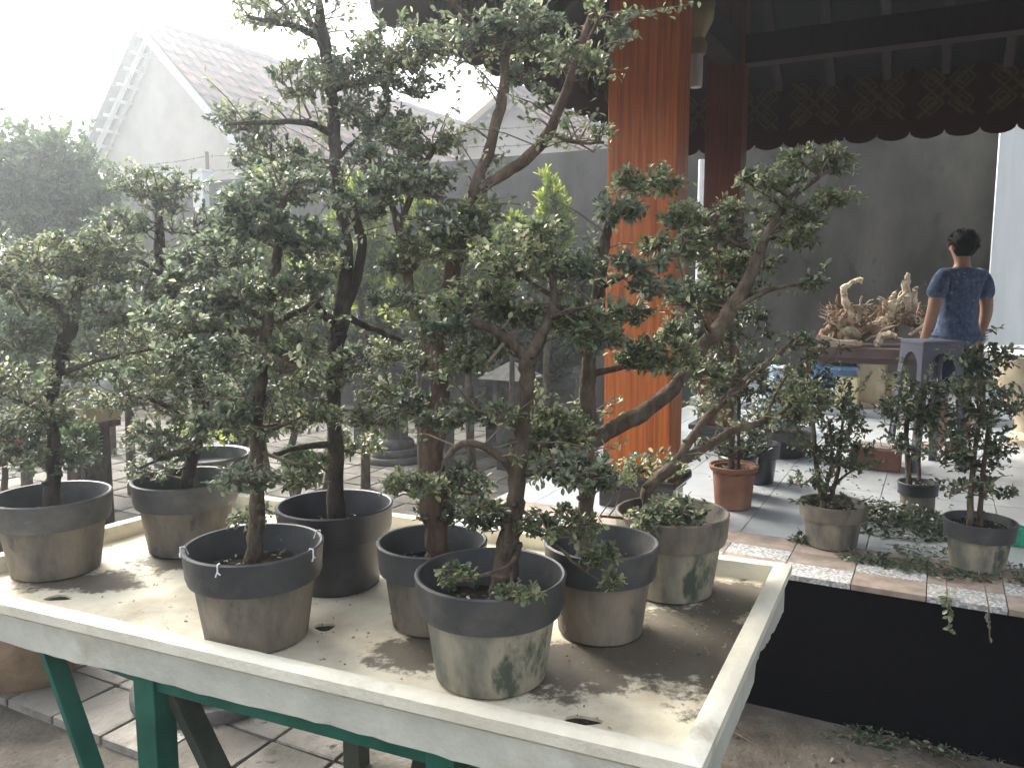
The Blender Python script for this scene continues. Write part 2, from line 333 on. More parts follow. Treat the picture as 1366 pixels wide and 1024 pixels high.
# ------------------------------------------------------------------ the setting: ground, paving, platform
g = MB(); g.add([(-300, -60, 0), (300, -60, 0), (300, 500, 0), (-300, 500, 0)], [(0, 1, 2, 3)])
tag(g.build('ground', M['dirt']), kind='structure')
rng0 = random.Random(3)
pav = bpy.data.objects.new('pavement', None); col.objects.link(pav); tag(pav, kind='structure')
PS = .33
pvm = []
for k in range(4):
    b = MB().box((0, 0, 0), (PS / 2 - .008, PS / 2 - .008, .025), None, .006)
    rr = random.Random(k)
    pvm.append(mesh_from('paving_stone', [v + Vector((rr.uniform(-.003, .003), rr.uniform(-.003, .003), rr.uniform(-.003, .003))) for v in b.v], b.f, M['paver']))
spots = []
for i in range(-40, 0):
    for j in range(0, 26):
        u = -1.05 + (i + .5) * PS; v = 2.02 + (j + .5) * PS
        if not (u < -2.5 or v < 3.4): continue
        if v > 9.9: continue
        x, y, z = proj(W(u, v, .03))
        if z < .5 or x < -60 or x > 1420 or y < 560 or y > 1120: continue
        spots.append((z, u, v))
spots.sort()
rest = MB()
for n, (z, u, v) in enumerate(spots):
    p = W(u, v, .008 + rng0.uniform(-.004, .004))
    if n < 300:
        o = link('paving_stone', pvm[n % 4], pav, p); o.rotation_euler = (rng0.uniform(-.01, .01), rng0.uniform(-.01, .01), YAW + rng0.uniform(-.01, .01) + math.pi / 2 * rng0.randrange(4))
    else: rest.box(p, (PS / 2 - .008, PS / 2 - .008, .025), AX)
if rest.v: tag(rest.build('far_paving_stones', M['paver'], pav), kind='stuff')

PZ = .65; PV = 3.65
pl = MB().box(W(2.6, 8.0, (PZ - .03) / 2), (4.9, 4.33, (PZ - .03) / 2), AX)
plo = tag(pl.build('platform', M['slab']), kind='structure')
MB().box(W(2.6, PV + .01, (PZ - .012) / 2), (4.91, .012, (PZ - .012) / 2), AX).build('front_cladding', M['granite'], plo)
# paving of the platform
def piece(name, u0, u1, v0, v1, mat, z=PZ, th=.026, gap=.004, par=None):
    return MB().box(W((u0 + u1) / 2, (v0 + v1) / 2, z - th / 2), ((u1 - u0) / 2 - gap / 2, (v1 - v0) / 2 - gap / 2, th / 2), AX, .0015).build(name, mat, par or plo)
k = 0; u = -2.3
while u < 5.4:
    w = .29
    piece('border_tile', u, u + w, PV - .015, PV + .16, M['pebble'] if k % 2 == 0 else M['stone_tile'])
    piece('border_tile', u, u + w, PV + .16, PV + .32, M['stone_tile'] if k % 2 == 0 else M['pebble'])
    u += w; k += 1
u = -2.3
while u < 5.4:
    piece('border_tile', u, u + .58, PV + .32, PV + .52, M['stone_tile']); u += .58
TS = .6
for i in range(-3, 14):
    for j in range(8):
        u0 = -.85 + i * TS; u1 = u0 + TS; u0 = max(u0, -2.3); u1 = min(u1, 7.49)
        v0 = PV + .52 + j * TS; v1 = min(v0 + TS, 8.4)
        if u1 - u0 > .05 and v1 - v0 > .05: piece('floor_tile', u0, u1, v0, v1, M['tile'])
tag(MB().box(W(2.6, 10.3, (PZ + .08) / 2 + .2), (4.89, 1.9, (PZ + .08) / 2 - .2), AX, .004).build('raised_floor', M['tile']), kind='structure')

# compound walls
WV = 10.26; WZ = 3.69
o = MB().box(W(-5.9, WV + .1, WZ / 2), (11.5, .1, WZ / 2), AX).build('boundary_wall', M['greywall'], None, W(-5.9, WV, 0))
tag(o, 'tall stained grey boundary wall running behind the whole garden', 'wall')
wr = UV(atv(1320, 380, 9.7))[0]
o = MB().box(W(wr + 3, 9.85, 2.2), (3, .12, 2.2), AX).build('pale_wall', M['whitewall'], None, W(wr + 3, 9.85, 0))
tag(o, 'pale bluish white wall behind the man, at the end of the grey one', 'wall')
wp = thing('wall_pier', W(0, 0, 0) + Vector(atv(270, 240, WV - .02)) * 1.0, 'short white pier topping the grey wall below the barbed wire', 'pier')
wp.location = Vector((wp.location.x, wp.location.y, WZ - .45))
MB().box(Vector(wp.location) + Vector((0, 0, .3)), (.13, .11, .3), AX, .006).build('shaft', M['white'], wp)
MB().box(Vector(wp.location) + Vector((0, 0, .62)), (.15, .13, .02), AX, .004).build('cap', M['white'], wp)
bw = thing('barbed_wire_fence', W(-5, WV + .1, WZ), 'rusty barbed wire strung between posts on top of the grey wall', 'fence')
pu = UV(atv(275, 210, WV + .1))[0]
for i in range(-1, 5):
    u = pu + i * 2.6
    if u > -2.4: continue
    MB().bar(W(u, WV + .12, WZ - .02), W(u, WV + .12, WZ + .52), .05, .05).build('post', M['wire'], bw)
for hz in (.2, .44):
    pts = []
    for i in range(0, 90):
        u = pu - 2.6 + i * .115; s = ((u - pu) / 2.6) % 1.0
        pts.append(W(u, WV + .09, WZ + hz - .05 * 4 * s * (1 - s) + rng0.uniform(-.004, .004)))
    w = MB(); w.tube(pts, .006, 4)
    for p in pts[::2]:
        for a in range(2):
            d = Vector((rng0.uniform(-1, 1), 0, rng0.uniform(-1, 1))).normalized() * .035; w.tube([p - d, p + d], .004, 3)
    w.build('wire', M['wire'], bw)
pp = atv(935, 260, 9.4)  # white upright stands in for a narrow gap of light
o = MB().tube([Vector((pp.x, pp.y, .73)), Vector((pp.x, pp.y, 2.0)), Vector((pp.x, pp.y, aty(935, 213, pp.y).z))], .036, 12).build('light_gap_streak', M['white'], None, (pp.x, pp.y, .73), True)
tag(o, 'gap of light built as thin upright white pipe between the two wooden pillars', 'streak')

# ------------------------------------------------------------------ houses behind the wall
TILE = None
def house(apexpx, gv, left, right, flare, length, name, label, bargemat, tile_u=.3, over=.55, first=300):
    """gable wall at v=gv; pixels give the outline; the ridge runs along V"""
    go = gv - over
    A = atv(*apexpx, go); ua = UV(A)[0]; za = A.z
    Lp = atv(*left, go); Rp = atv(*right, go); ul, zl = UV(Lp)[0], Lp.z; ur, zr = UV(Rp)[0], Rp.z
    Fp = atv(*flare, go); uf, zf = UV(Fp)[0], Fp.z
    sl_ = (za - zl) / (ua - ul); hw = ua - ul
    h = thing(name, W(ua, gv, 0), label, 'house')
    # walls below and gable
    ub0, ub1 = ul + .35, max(ur, uf) - .5
    wl = MB(); wl.prism([W(ub0, gv, 0), W(ub1, gv, 0), W(ub1, gv, min(zl, zf) + .1), W(ua + (za - zr) / ((za - zr) / (ur - ua)) - .05, gv, zr - .05), W(ua, gv, za - .12), W(ub0, gv, zl + .25 * sl_)], V * (length - .3))
    wl.build('wall', M['gable'], h)
    th = .1
    prof = [(ua, za), (ur, zr), (uf, zf)]
    rf = MB()
    rf.prism([W(u, gv - over, z) for u, z in [(ul - .1, zl - .1 * sl_), (ua, za), (ur, zr), (uf, zf), (uf, zf - th), (ur, zr - th * 1.4), (ua, za - th * 1.9), (ul - .1 + th * .2, zl - .1 * sl_ - th)]], V * (length + over))
    ro = rf.build('roof', M['under'], h)
    # barge boards and rafters seen under the overhang
    def strip(a, b, w, off, name, mat, t=.035):
        d = (Vector((b[0] - a[0], b[1] - a[1]))).normalized(); n = Vector((d.y, -d.x))
        if n.y > 0: n = -n
        MB().prism([W(a[0], gv - over - off, a[1] + .02), W(b[0], gv - over - off, b[1] + .02), W(b[0] + n.x * w, gv - over - off, b[1] + n.y * w), W(a[0] + n.x * w, gv - over - off, a[1] + n.y * w)], V * t).build(name, mat, ro)
    strip((ul - .1, zl - .1 * sl_), (ua, za), .13, .04, 'barge_board', bargemat)
    strip((ua, za), (ur, zr), .13, .045, 'barge_board', bargemat)
    strip((ur, zr), (uf, zf), .16, .04, 'barge_board', bargemat)
    for q in (.18, .4):
        a = (ul - .1, zl - .1 * sl_); d = Vector((ua - a[0], za - a[1])).normalized()
        MB().prism([W(a[0] + d.y * .14, gv - over + q, a[1] - d.x * .14), W(ua, gv - over + q, za - .3), W(ua, gv - over + q, za - .42), W(a[0] + d.y * .24, gv - over + q, a[1] - d.x * .24)], V * .07).build('rafter', bargemat, ro)
    nb = 9
    for q in range(nb):
        f = (q + .5) / nb; u = ul + (ua - ul) * f; z = zl + (za - zl) * f
        MB().bar(W(u + .16, gv - over + .02, z - .16), W(u + .16, gv, z - .16), .06, .06).build('batten', bargemat, ro)
    # tiles on the slope that faces the garden
    global TILE
    if TILE is None:
        t = MB(); hw_ = .17; pr = [(-.15, 0), (-.09, .028), (-.03, .03), (.03, .008), (.09, .002), (.15, .014)]
        t.v = [Vector((x, y, z + (.03 if y > 0 else 0))) for y in (.19, -.19) for x, z in pr]   # x across, y down-slope positive
        t.f = [(i, i + 1, 6 + i + 1, 6 + i) for i in range(5)]
        TILE = mesh_from('roof_tile', t.v, t.f, M['rooftile'], True)
    segs = [((ua, za), (ur, zr)), ((ur, zr), (uf, zf))]
    nt_ = int((length + over) / tile_u); cells = []
    for a, b in segs:
        d = Vector((b[0] - a[0], b[1] - a[1])); L = d.length; d.normalize(); nr = max(1, int(L / .33))
        for r_ in range(nr):
            s = (r_ + .5) * L / nr; u = a[0] + d.x * s; z = a[1] + d.y * s
            for c in range(nt_):
                v = gv - over + (c + .5) * tile_u
                cells.append((v, u, z, d.copy()))
    cells.sort(key=lambda q: q[0]); st = MB()
    for n, (v, u, z, d) in enumerate(cells):
        dn = U * d.x + Vector((0, 0, d.y)); nrm = U * (-d.y) + Vector((0, 0, d.x))
        mt = Matrix((V, dn, -(V.cross(dn)) if (V.cross(dn)).dot(nrm) < 0 else V.cross(dn))).transposed()
        zz = V.cross(dn); X = V if zz.dot(nrm) > 0 else -V; zz = X.cross(dn)
        mt = Matrix((X, dn, zz)).transposed()
        p = W(u, v, z) + nrm * .03 + Vector((0, 0, rng0.uniform(-.01, .01)))
        if n < first:
            o = link('roof_tile', TILE, ro, p - Vector(h.location)); o.rotation_euler = (mt @ Matrix.Rotation(rng0.uniform(-.05, .05), 3, 'Z')).to_euler()
        else:
            st.add([p + mt @ Vector(v_.co) for v_ in TILE.vertices], [tuple(pl_.vertices) for pl_ in TILE.polygons])
    if st.v: tag(st.build('far_roof_tiles', M['rooftile'], ro, smooth=True, fix=False), kind='stuff')
    MB().tube([W(ua, gv - over - .05 + i * .5, za + .05 + .03 * (i % 2)) for i in range(int((length + over) / .5))], .12, 7).build('ridge_tiles', M['rooftile'], ro)
    return h
house((180, 26), 12.0, (100, 212), (318, 190), (368, 216), 13, 'gabled_house', 'house with steep cream gable and long tiled roof behind the grey wall', M['barge'])
house((677, 116), 18.0, (592, 190), (752, 192), (800, 214), 7, 'small_gabled_house', 'house with small cream gable and tan boards seen below the pavilion eave', M['barge_tan'])

# ------------------------------------------------------------------ the pavilion
E0, E1, F0, F1 = -2.16, 6.5, 2.62, 7.12      # eaves in u and v
EZ = 3.03
pv = thing('pavilion', W(1, 4.5, PZ), 'open wooden pavilion with orange pillars and carved scalloped eaves on the platform', 'pavilion')
def pillar(u, v, w, d, top, mat):
    p = MB().box(W(u, v, (PZ + .17 + top) / 2), (w / 2, d / 2, (top - PZ - .17) / 2), AX, .012).build('pillar', mat, pv)
    b = MB().box(W(u, v, PZ + .06), (w / 2 + .015, d / 2 + .015, .06), AX, .01)
    b.box(W(u, v, PZ + .135), (w / 2 + .03, d / 2 + .03, .018), AX, .008); b.box(W(u, v, PZ + .175), (w / 2 + .055, d / 2 + .055, .022), AX, .012)
    b.build('pillar_base', M['glossblack'], p)
    return p
pillar(-1.475, 4.42, .395, .23, 4.05, M['wood_pillar'])
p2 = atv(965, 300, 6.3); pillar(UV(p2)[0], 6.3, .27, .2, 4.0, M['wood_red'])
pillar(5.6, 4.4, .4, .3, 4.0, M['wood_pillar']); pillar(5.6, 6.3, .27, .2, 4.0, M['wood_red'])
# roof: hipped, underside seen
rz0, rz1 = EZ + .5, 5.4; rc = (F0 + F1) / 2; hip = (F1 - F0) / 2 * .95
top = [W(E0, F0, rz0), W(E1, F0, rz0), W(E1, F1, rz0), W(E0, F1, rz0), W(E0 + hip, rc, rz1), W(E1 - hip, rc, rz1)]
r = MB(); r.add(top + [p + Vector((0, 0, .12)) for p in top],
  [(0, 1, 5, 4), (1, 2, 5), (2, 3, 4, 5), (3, 0, 4), (6, 10, 11, 7), (7, 11, 8), (8, 11, 10, 9), (9, 10, 6), (0, 6, 7, 1), (1, 7, 8, 2), (2, 8, 9, 3), (3, 9, 6, 0)])
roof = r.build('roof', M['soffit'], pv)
for i in range(1, 12):
    v = F0 + .3 + i * .42
    if v > F1 - .3: break
    f = min((v - F0), (F1 - v)) / ((F1 - F0) / 2)
    MB().bar(W(E0 + .03, v, rz0 - .02), W(E0 + .03 + hip * f * .96, v, rz0 - .02 + (rz1 - rz0) * f * .96), .06, .08).build('rafter', M['wood_dark'], roof)
for i in range(0, 22):
    u = E0 + .5 + i * .4
    if u > E1 - .3: break
    f = min(1, (u - E0) / hip, (E1 - u) / hip)
    MB().bar(W(u, F1 - .03, rz0 - .02), W(u, F1 - .03 - (F1 - rc) * f * .96, rz0 - .02 + (rz1 - rz0) * f * .96), .06, .08).build('rafter', M['wood_dark'], roof)
MB().bar(W(-1.475, F0 + .4, 3.62), W(-1.475, F1 - .5, 3.62), .16, .2).build('beam', M['wood_dark'], pv)
MB().bar(W(-1.6, 6.3, 3.62), W(5.8, 6.3, 3.62), .14, .2).build('beam', M['wood_dark'], pv)
MB().bar(W(-1.6, 4.42, 3.78), W(5.8, 4.42, 3.78), .15, .22).build('beam', M['wood_dark'], pv)
# carved valance boards
PWD = .47
def valance_mesh():
    b = MB(); pts = [(-PWD / 2, .57), (-PWD / 2, .06)]
    for k in range(2):
        for a in range(0, 9):
            t = math.pi * a / 8; pts.append((-PWD / 2 + (k + .5 - .5 * math.cos(t)) * PWD / 2, .06 - .06 * math.sin(t)))
    pts.append((PWD / 2, .57)); out = []
    for q in pts:
        if not out or (abs(q[0] - out[-1][0]) + abs(q[1] - out[-1][1])) > 1e-5: out.append(q)
    b.prism([Vector((x, 0, z)) for x, z in out], (0, .022, 0))
    b.box((PWD / 2, -.012, .34), (.016, .014, .225)); b.box((0, -.014, .555), (PWD / 2 - .002, .016, .02))
    return mesh_from('valance_panel', b.v, b.f, M['valance'])
def carving_mesh():
    b = MB(); cz = .34; h = .19
    def stick(x0, z0, x1, z1, w=.018):
        b.bar((x0, -.006, z0), (x1, -.006, z1), .012, w, Vector((0, 1, 0)).cross(Vector((x1 - x0, 0, z1 - z0))).normalized())
    for cx, cc in ((-.1, cz + .085), (.1, cz + .085), (-.1, cz - .085), (.1, cz - .085)):
        for rr in (.085, .045):
            q = [(cx - rr, cc), (cx, cc + rr), (cx + rr, cc), (cx, cc - rr)]
            for i in range(4): stick(*q[i], *q[(i + 1) % 4], .016 if rr > .05 else .012)
    stick(-.19, cz - h, .19, cz + h, .022); stick(-.19, cz + h, .19, cz - h, .022)
    return mesh_from('carving', b.v, b.f, M['carving'])
vm, cm = valance_mesh(), carving_mesh()
def hang(u, v, rot):
    o = link('valance_panel', vm, pv, W(u, v, EZ) - Vector(pv.location)); o.rotation_euler = (0, 0, rot)
    c = link('carving', cm, o)
n = int((E1 - E0) / PWD)
for i in range(n): hang(E0 + (i + .5) * PWD, F1, YAW)
n = int((F1 - F0 - .1) / PWD)
for i in range(n):
    hang(E0, F1 - (i + .5) * PWD - .02, YAW + math.pi / 2); hang(E1, F1 - (i + .5) * PWD - .02, YAW - math.pi / 2)
n = int((E1 - E0) / PWD)
for i in range(n): hang(E0 + (i + .5) * PWD, F0, YAW + math.pi)  # front boards, out of view like those at right, added to block sky light
# pendant lamp under the pavilion roof
lp = aty(930, 60, 4.9)
pd = thing('pendant_lamp', (lp.x, lp.y, aty(930, 117, 4.9).z), 'brass pendant lamp with frosted glass tube hanging beside the orange pillar', 'lamp')
z0 = pd.location.z; s = 4.9 / FPX
MB().lathe((lp.x, lp.y, z0), [(.0, 0), (7 * s, 0), (8 * s, 4 * s), (8 * s, 40 * s), (0, 40 * s)], 16).build('glass_tube', M['lampglass'], pd, smooth=True)
MB().lathe((lp.x, lp.y, z0 + 40 * s), [(0, -.002), (11 * s, 0), (13 * s, 12 * s), (9 * s, 20 * s), (19 * s, 40 * s), (22 * s, 62 * s), (14 * s, 80 * s), (4 * s, 92 * s), (0, 93 * s)], 20).build('shade', M['lampmetal'], pd, smooth=True)
MB().tube([(lp.x, lp.y, z0 + 130 * s), (lp.x, lp.y, z0 + 130 * s + .75)], .008, 6).build('cord', M['black'], pd)

# ------------------------------------------------------------------ the tray table
TZ, RZ = .95, 1.01
FL, FR, BR, BL = W(-2.86, 1.27), W(-.355, 1.46), W(-.385, 2.735), W(-2.76, 2.55)
tb = thing('tray_table', (FL + FR + BR + BL) / 4, 'white cement tray table on green legs holding the bonsai pots', 'table')
def inset(d):
    P = [FL, FR, BR, BL]; out = []
    for i in range(4):
        a, b, c = P[i - 1], P[i], P[(i + 1) % 4]; e1 = (b - a).normalized(); e2 = (c - b).normalized()
        n1 = Vector((-e1.y, e1.x, 0)); n2 = Vector((-e2.y, e2.x, 0)); k_ = d / (1 + n1.dot(n2)); out.append(b + (n1 + n2) * k_)
    return out
C0 = [FL, FR, BR, BL]; C1 = inset(.052); C2 = inset(.018); C3 = inset(.03)
M['tray'] = tray_mat(Vector(tb.location))
# floor slab with drain holes
bm = bmesh.new()
def bmbox(bm, quad, z0, z1):
    vs = [bm.verts.new((q.x, q.y, z)) for z in (z0, z1) for q in quad]
    for f in ((3, 2, 1, 0), (4, 5, 6, 7), (0, 1, 5, 4), (1, 2, 6, 5), (2, 3, 7, 6), (3, 0, 4, 7)): bm.faces.new([vs[i] for i in f])
bmbox(bm, inset(.05), TZ - .07, TZ); me = bpy.data.meshes.new('tray_floor'); bm.to_mesh(me); bm.free(); fo = link('tmp_floor', me)
cut = MB()
for hx, hy, a, b in ((78, 797, .042, .024), (433, 836, .03, .026), (775, 961, .045, .022), (935, 790, .02, .015)):
    c = atz(hx, hy, TZ); N = 14; poly = []
    for i in range(N):
        t = 2 * math.pi * i / N; q = 1 + .15 * math.sin(3 * t + hx); poly.append(Vector((c.x + a * q * math.cos(t), c.y + b * q * math.sin(t), TZ - .1)))
    cut.prism(poly, (0, 0, .2)); MB().prism([p_ + Vector((0, 0, .065)) for p_ in poly], (0, 0, .028)).build('drain_shade', M['soil'], tb)  # dark plug near the top darkens each hole in place of shade
co = cut.build('tmp_cut', M['black'])
md = fo.modifiers.new('b', 'BOOLEAN'); md.object = co; md.operation = 'DIFFERENCE'; md.solver = 'EXACT'
dg = bpy.context.evaluated_depsgraph_get(); me2 = bpy.data.meshes.new_from_object(fo.evaluated_get(dg))
bpy.data.objects.remove(fo); bpy.data.objects.remove(co)
me2.name = 'tray_floor'; me2.materials.clear(); me2.materials.append(M['tray']); me2.transform(Matrix.Translation(-Vector(tb.location)))
link('tray_floor', me2, tb)
rr = random.Random(5)
def side(i, jag):
    j = (i + 1) % 4; N = 60
    def lerp(P, t, z): q = P[i].lerp(P[j], t); return Vector((q.x, q.y, z))
    # rim with worn edges: profile outer-bottom, outer-top, inner-top, inner-bottom
    vs = []; fs = []
    for k in range(N + 1):
        t = k / N; w = lambda s=.0005: rr.uniform(-s, s)
        vs += [lerp(C0, t, RZ - .034), lerp(C0, t, RZ - .006 + w()), lerp(C2, t, RZ + w()), lerp(C3, t, RZ + .001 + w()), lerp(C1, t, RZ - .004 + w()), lerp(C1, t, TZ - .02)]
    for k in range(N):
        for q in range(6): fs.append((k * 6 + q, k * 6 + (q + 1) % 6, (k + 1) * 6 + (q + 1) % 6, (k + 1) * 6 + q))
    fs += [(0, 1, 2, 3, 4, 5), tuple(N * 6 + q for q in (5, 4, 3, 2, 1, 0))]
    MB().add(vs, fs).build('rim', M['traywhite'], tb, smooth=True)
    vs = []; fs = []; ci = C2; cj = C1
    for k in range(N + 1):
        t = k / N; zb = RZ - .034 - (.1 if i != 1 else .125)
        x = t * 9
        if jag: zb += .009 * mnoise.noise(Vector((x * .6, i * 7, 0))) + .006 * mnoise.noise(Vector((x * 5, i * 3, 1)))
        if i == 1 and .55 < t < .85: zb += .05 - .05 * abs((t - .6) / .25) + .02 * mnoise.noise(Vector((x * 4, 9, 1)))
        vs += [lerp(ci, t, zb), lerp(ci, t, RZ - .033), lerp(C3, t, RZ - .033), lerp(C3, t, zb + .003)]
    for k in range(N):
        for q in range(4): fs.append((k * 4 + q, k * 4 + (q + 1) % 4, (k + 1) * 4 + (q + 1) % 4, (k + 1) * 4 + q))
    fs += [(0, 1, 2, 3), tuple(N * 4 + q for q in (3, 2, 1, 0))]
    MB().add(vs, fs).build('skirt', M['skirt'], tb)
for i in range(4): side(i, True)
# green frame: rails, legs and braces
def ft(px, py, z): return atz(px, py, z)
C5 = inset(.075); e = (C5[1] - C5[0]).normalized(); nrm_in = Vector((-e.y, e.x, 0))
def on_front(px):
    best = min((abs(proj(Vector((*(C5[0].lerp(C5[1], t / 400)).xy, .82)))[0] - px), t / 400) for t in range(401)); return C5[0].lerp(C5[1], best[1])
zl_ = .862
a, b = on_front(205), on_front(598)
def V3(p, z): return Vector((p.x, p.y, z))
MB().bar(V3(a, zl_), V3(b, zl_), .05, .075, bev=.003).build('rail', M['greenpaint'], tb)
for q in (a, b):
    MB().bar(V3(q, .9), V3(q, -.01), .075, .075, e, .004).build('leg', M['greenpaint'], tb)
    bk = q + nrm_in * .95
    MB().bar(V3(bk, .9), V3(bk, -.01), .075, .075, e, .004).build('leg', M['oldgreen'], tb)
    MB().bar(V3(q + nrm_in * .04, zl_ - .005), V3(bk - nrm_in * .04, zl_ - .005), .045, .055).build('rail', M['oldgreen'], tb)
MB().bar(V3(a + nrm_in * .95, zl_), V3(b + nrm_in * .95, zl_), .05, .06).build('rail', M['oldgreen'], tb)
c = on_front(62)
MB().bar(V3(c - nrm_in * .005, .93), V3(c - nrm_in * .005 + e * .33, .14), .018, .06, nrm_in, .003).build('brace', M['greenpaint'], tb)
MB().bar(V3(c, .88), V3(a - e * .04, .845), .03, .03).build('rail', M['greenpaint'], tb)
MB().bar(V3(a + nrm_in * .045 + e * .02, .83), V3(a + nrm_in * .045 + e * .52, .02), .03, .07, nrm_in, .003).build('brace', M['oldgreen'], tb)
m_ = a.lerp(b, .72) + nrm_in * .5
for s_ in (-1, 1):
    MB().bar(V3(m_, .87), V3(m_ + e * .2 * s_, 0), .05, .06, nrm_in).build('brace', M['oldgreen'], tb)
MB().bar(V3(a.lerp(b, .72) + nrm_in * .06, zl_), V3(a.lerp(b, .72) + nrm_in * .9, zl_), .05, .06).build('rail', M['oldgreen'], tb)

# ------------------------------------------------------------------ pots and bonsai
def pot(parent, c, R_, H, body, rim, soil_h=.68, base=.74, band=.33, lip=.012, wob=0.0, seed=0):
    c = Vector(c); rb = R_ * base; zb = H * (1 - band); rs = R_ * .905
    p = MB(); p.lathe(c, [(0, 0), (rb - .01, 0), (rb, .008), (rs - .006, zb), (rs, zb + .004), (rs - .01, zb + .006), (rs - .02, H * soil_h - .03), (0, H * soil_h - .035)], 44, wob, seed)
    po = p.build('pot', body, parent, smooth=True)
    q = MB(); q.lathe(c, [(rs - .012, zb - .002), (rs + .008, zb - .004), (R_ * .975, zb + .012), (R_, H - lip), (R_ + .002, H - .004), (R_ - .003, H), (R_ - .009, H - .002), (R_ - .012, H - .012), (rs - .012, zb + .012), (rs - .02, H * soil_h - .02)], 44, wob, seed)
    # keep it a ring
    q.f = [f for f in q.f if len(f) == 4]
    q.build('rim', rim, po, smooth=True)
    s = MB(); N = 36; rad = R_ * .885; vs = [c + Vector((0, 0, H * soil_h + .012))]; fs = []
    rr = random.Random(seed)
    for ring, f in enumerate((.4, .72, 1.0)):
        for k in range(N):
            t = 2 * math.pi * k / N; vs.append(c + Vector((rad * f * math.cos(t), rad * f * math.sin(t), H * soil_h + rr.uniform(-.006, .008))))
    fs += [(0, 1 + k, 1 + (k + 1) % N) for k in range(N)]
    for g_ in range(2): fs += [(1 + g_ * N + k, 1 + (g_ + 1) * N + k, 1 + (g_ + 1) * N + (k + 1) % N, 1 + g_ * N + (k + 1) % N) for k in range(N)]
    s.add(vs, fs).build('soil', M['soil'], parent, smooth=True)
    return po
def litter(parent, c, R_, z, n, rng, mat):
    t = rng.uniform(0, 2 * math.pi, n); q = R_ * np.sqrt(rng.uniform(0, 1, n))
    P = np.stack([c[0] + q * np.cos(t), c[1] + q * np.sin(t), z + rng.uniform(.004, .014, n)], 1) - np.array(base_of(parent))
    D = rng.normal(size=(n, 3)); D[:, 2] *= .25; N_ = rng.normal(size=(n, 3)) * .3; N_[:, 2] += 1
    o = link('leaf_litter', leaf_mesh('leaf_litter', P, D, N_, rng.uniform(.01, .022, n), rng.uniform(.3, 1, n), mat), parent)
    tag(o, kind='stuff')
def skeleton(parent, limbs, Y, bark, rng, up_to=None, wob=.006):
    """limbs: lists of (px, py, width px[, depth offset]); first is the trunk. returns sample points"""
    S = []
    for li, limb in enumerate(limbs):
        pts = []
        for k in limb:
            dy = k[3] if len(k) > 3 else None
            if dy is None: dy = 0.0
            yy = Y + dy; p = aty(k[0], k[1], yy); pts.append((p.x, p.y, p.z, max(.0018, k[2] * .40 * yy / FPX)))
        sm = catmull(pts, 6); P = []; rad = []
        for i, q in enumerate(sm):
            w = q[3] * .28 + .0012; e_ = 0 if i in (0, len(sm) - 1) else 1
            P.append(Vector(q[:3]) + Vector(rng.normal(size=3)) * w * e_ * .3); rad.append(max(.0016, q[3]) * (1 + .16 * mnoise.noise(Vector((i * .45, li * 3.1, Y))) + rng.uniform(-.03, .03)))
        b = MB(); b.tube(P, rad, 10 if rad[0] > .008 else 6)
        # knots
        for _ in range(int(len(P) / 5) if rad[0] > .008 else 0):
            i = rng.integers(1, len(P) - 1); d = Vector(rng.normal(size=3)).normalized(); d.z = abs(d.z) * .4
            b.tube([P[i], P[i] + d * rad[i] * 1.25, P[i] + d * rad[i] * 1.75], [rad[i] * .55, rad[i] * .42, rad[i] * .2], 6)
        b.build('trunk' if li == 0 else 'branch', bark, parent, smooth=True)
        S += [(Vector(p), r_) for p, r_ in zip(P, rad)]
    return S
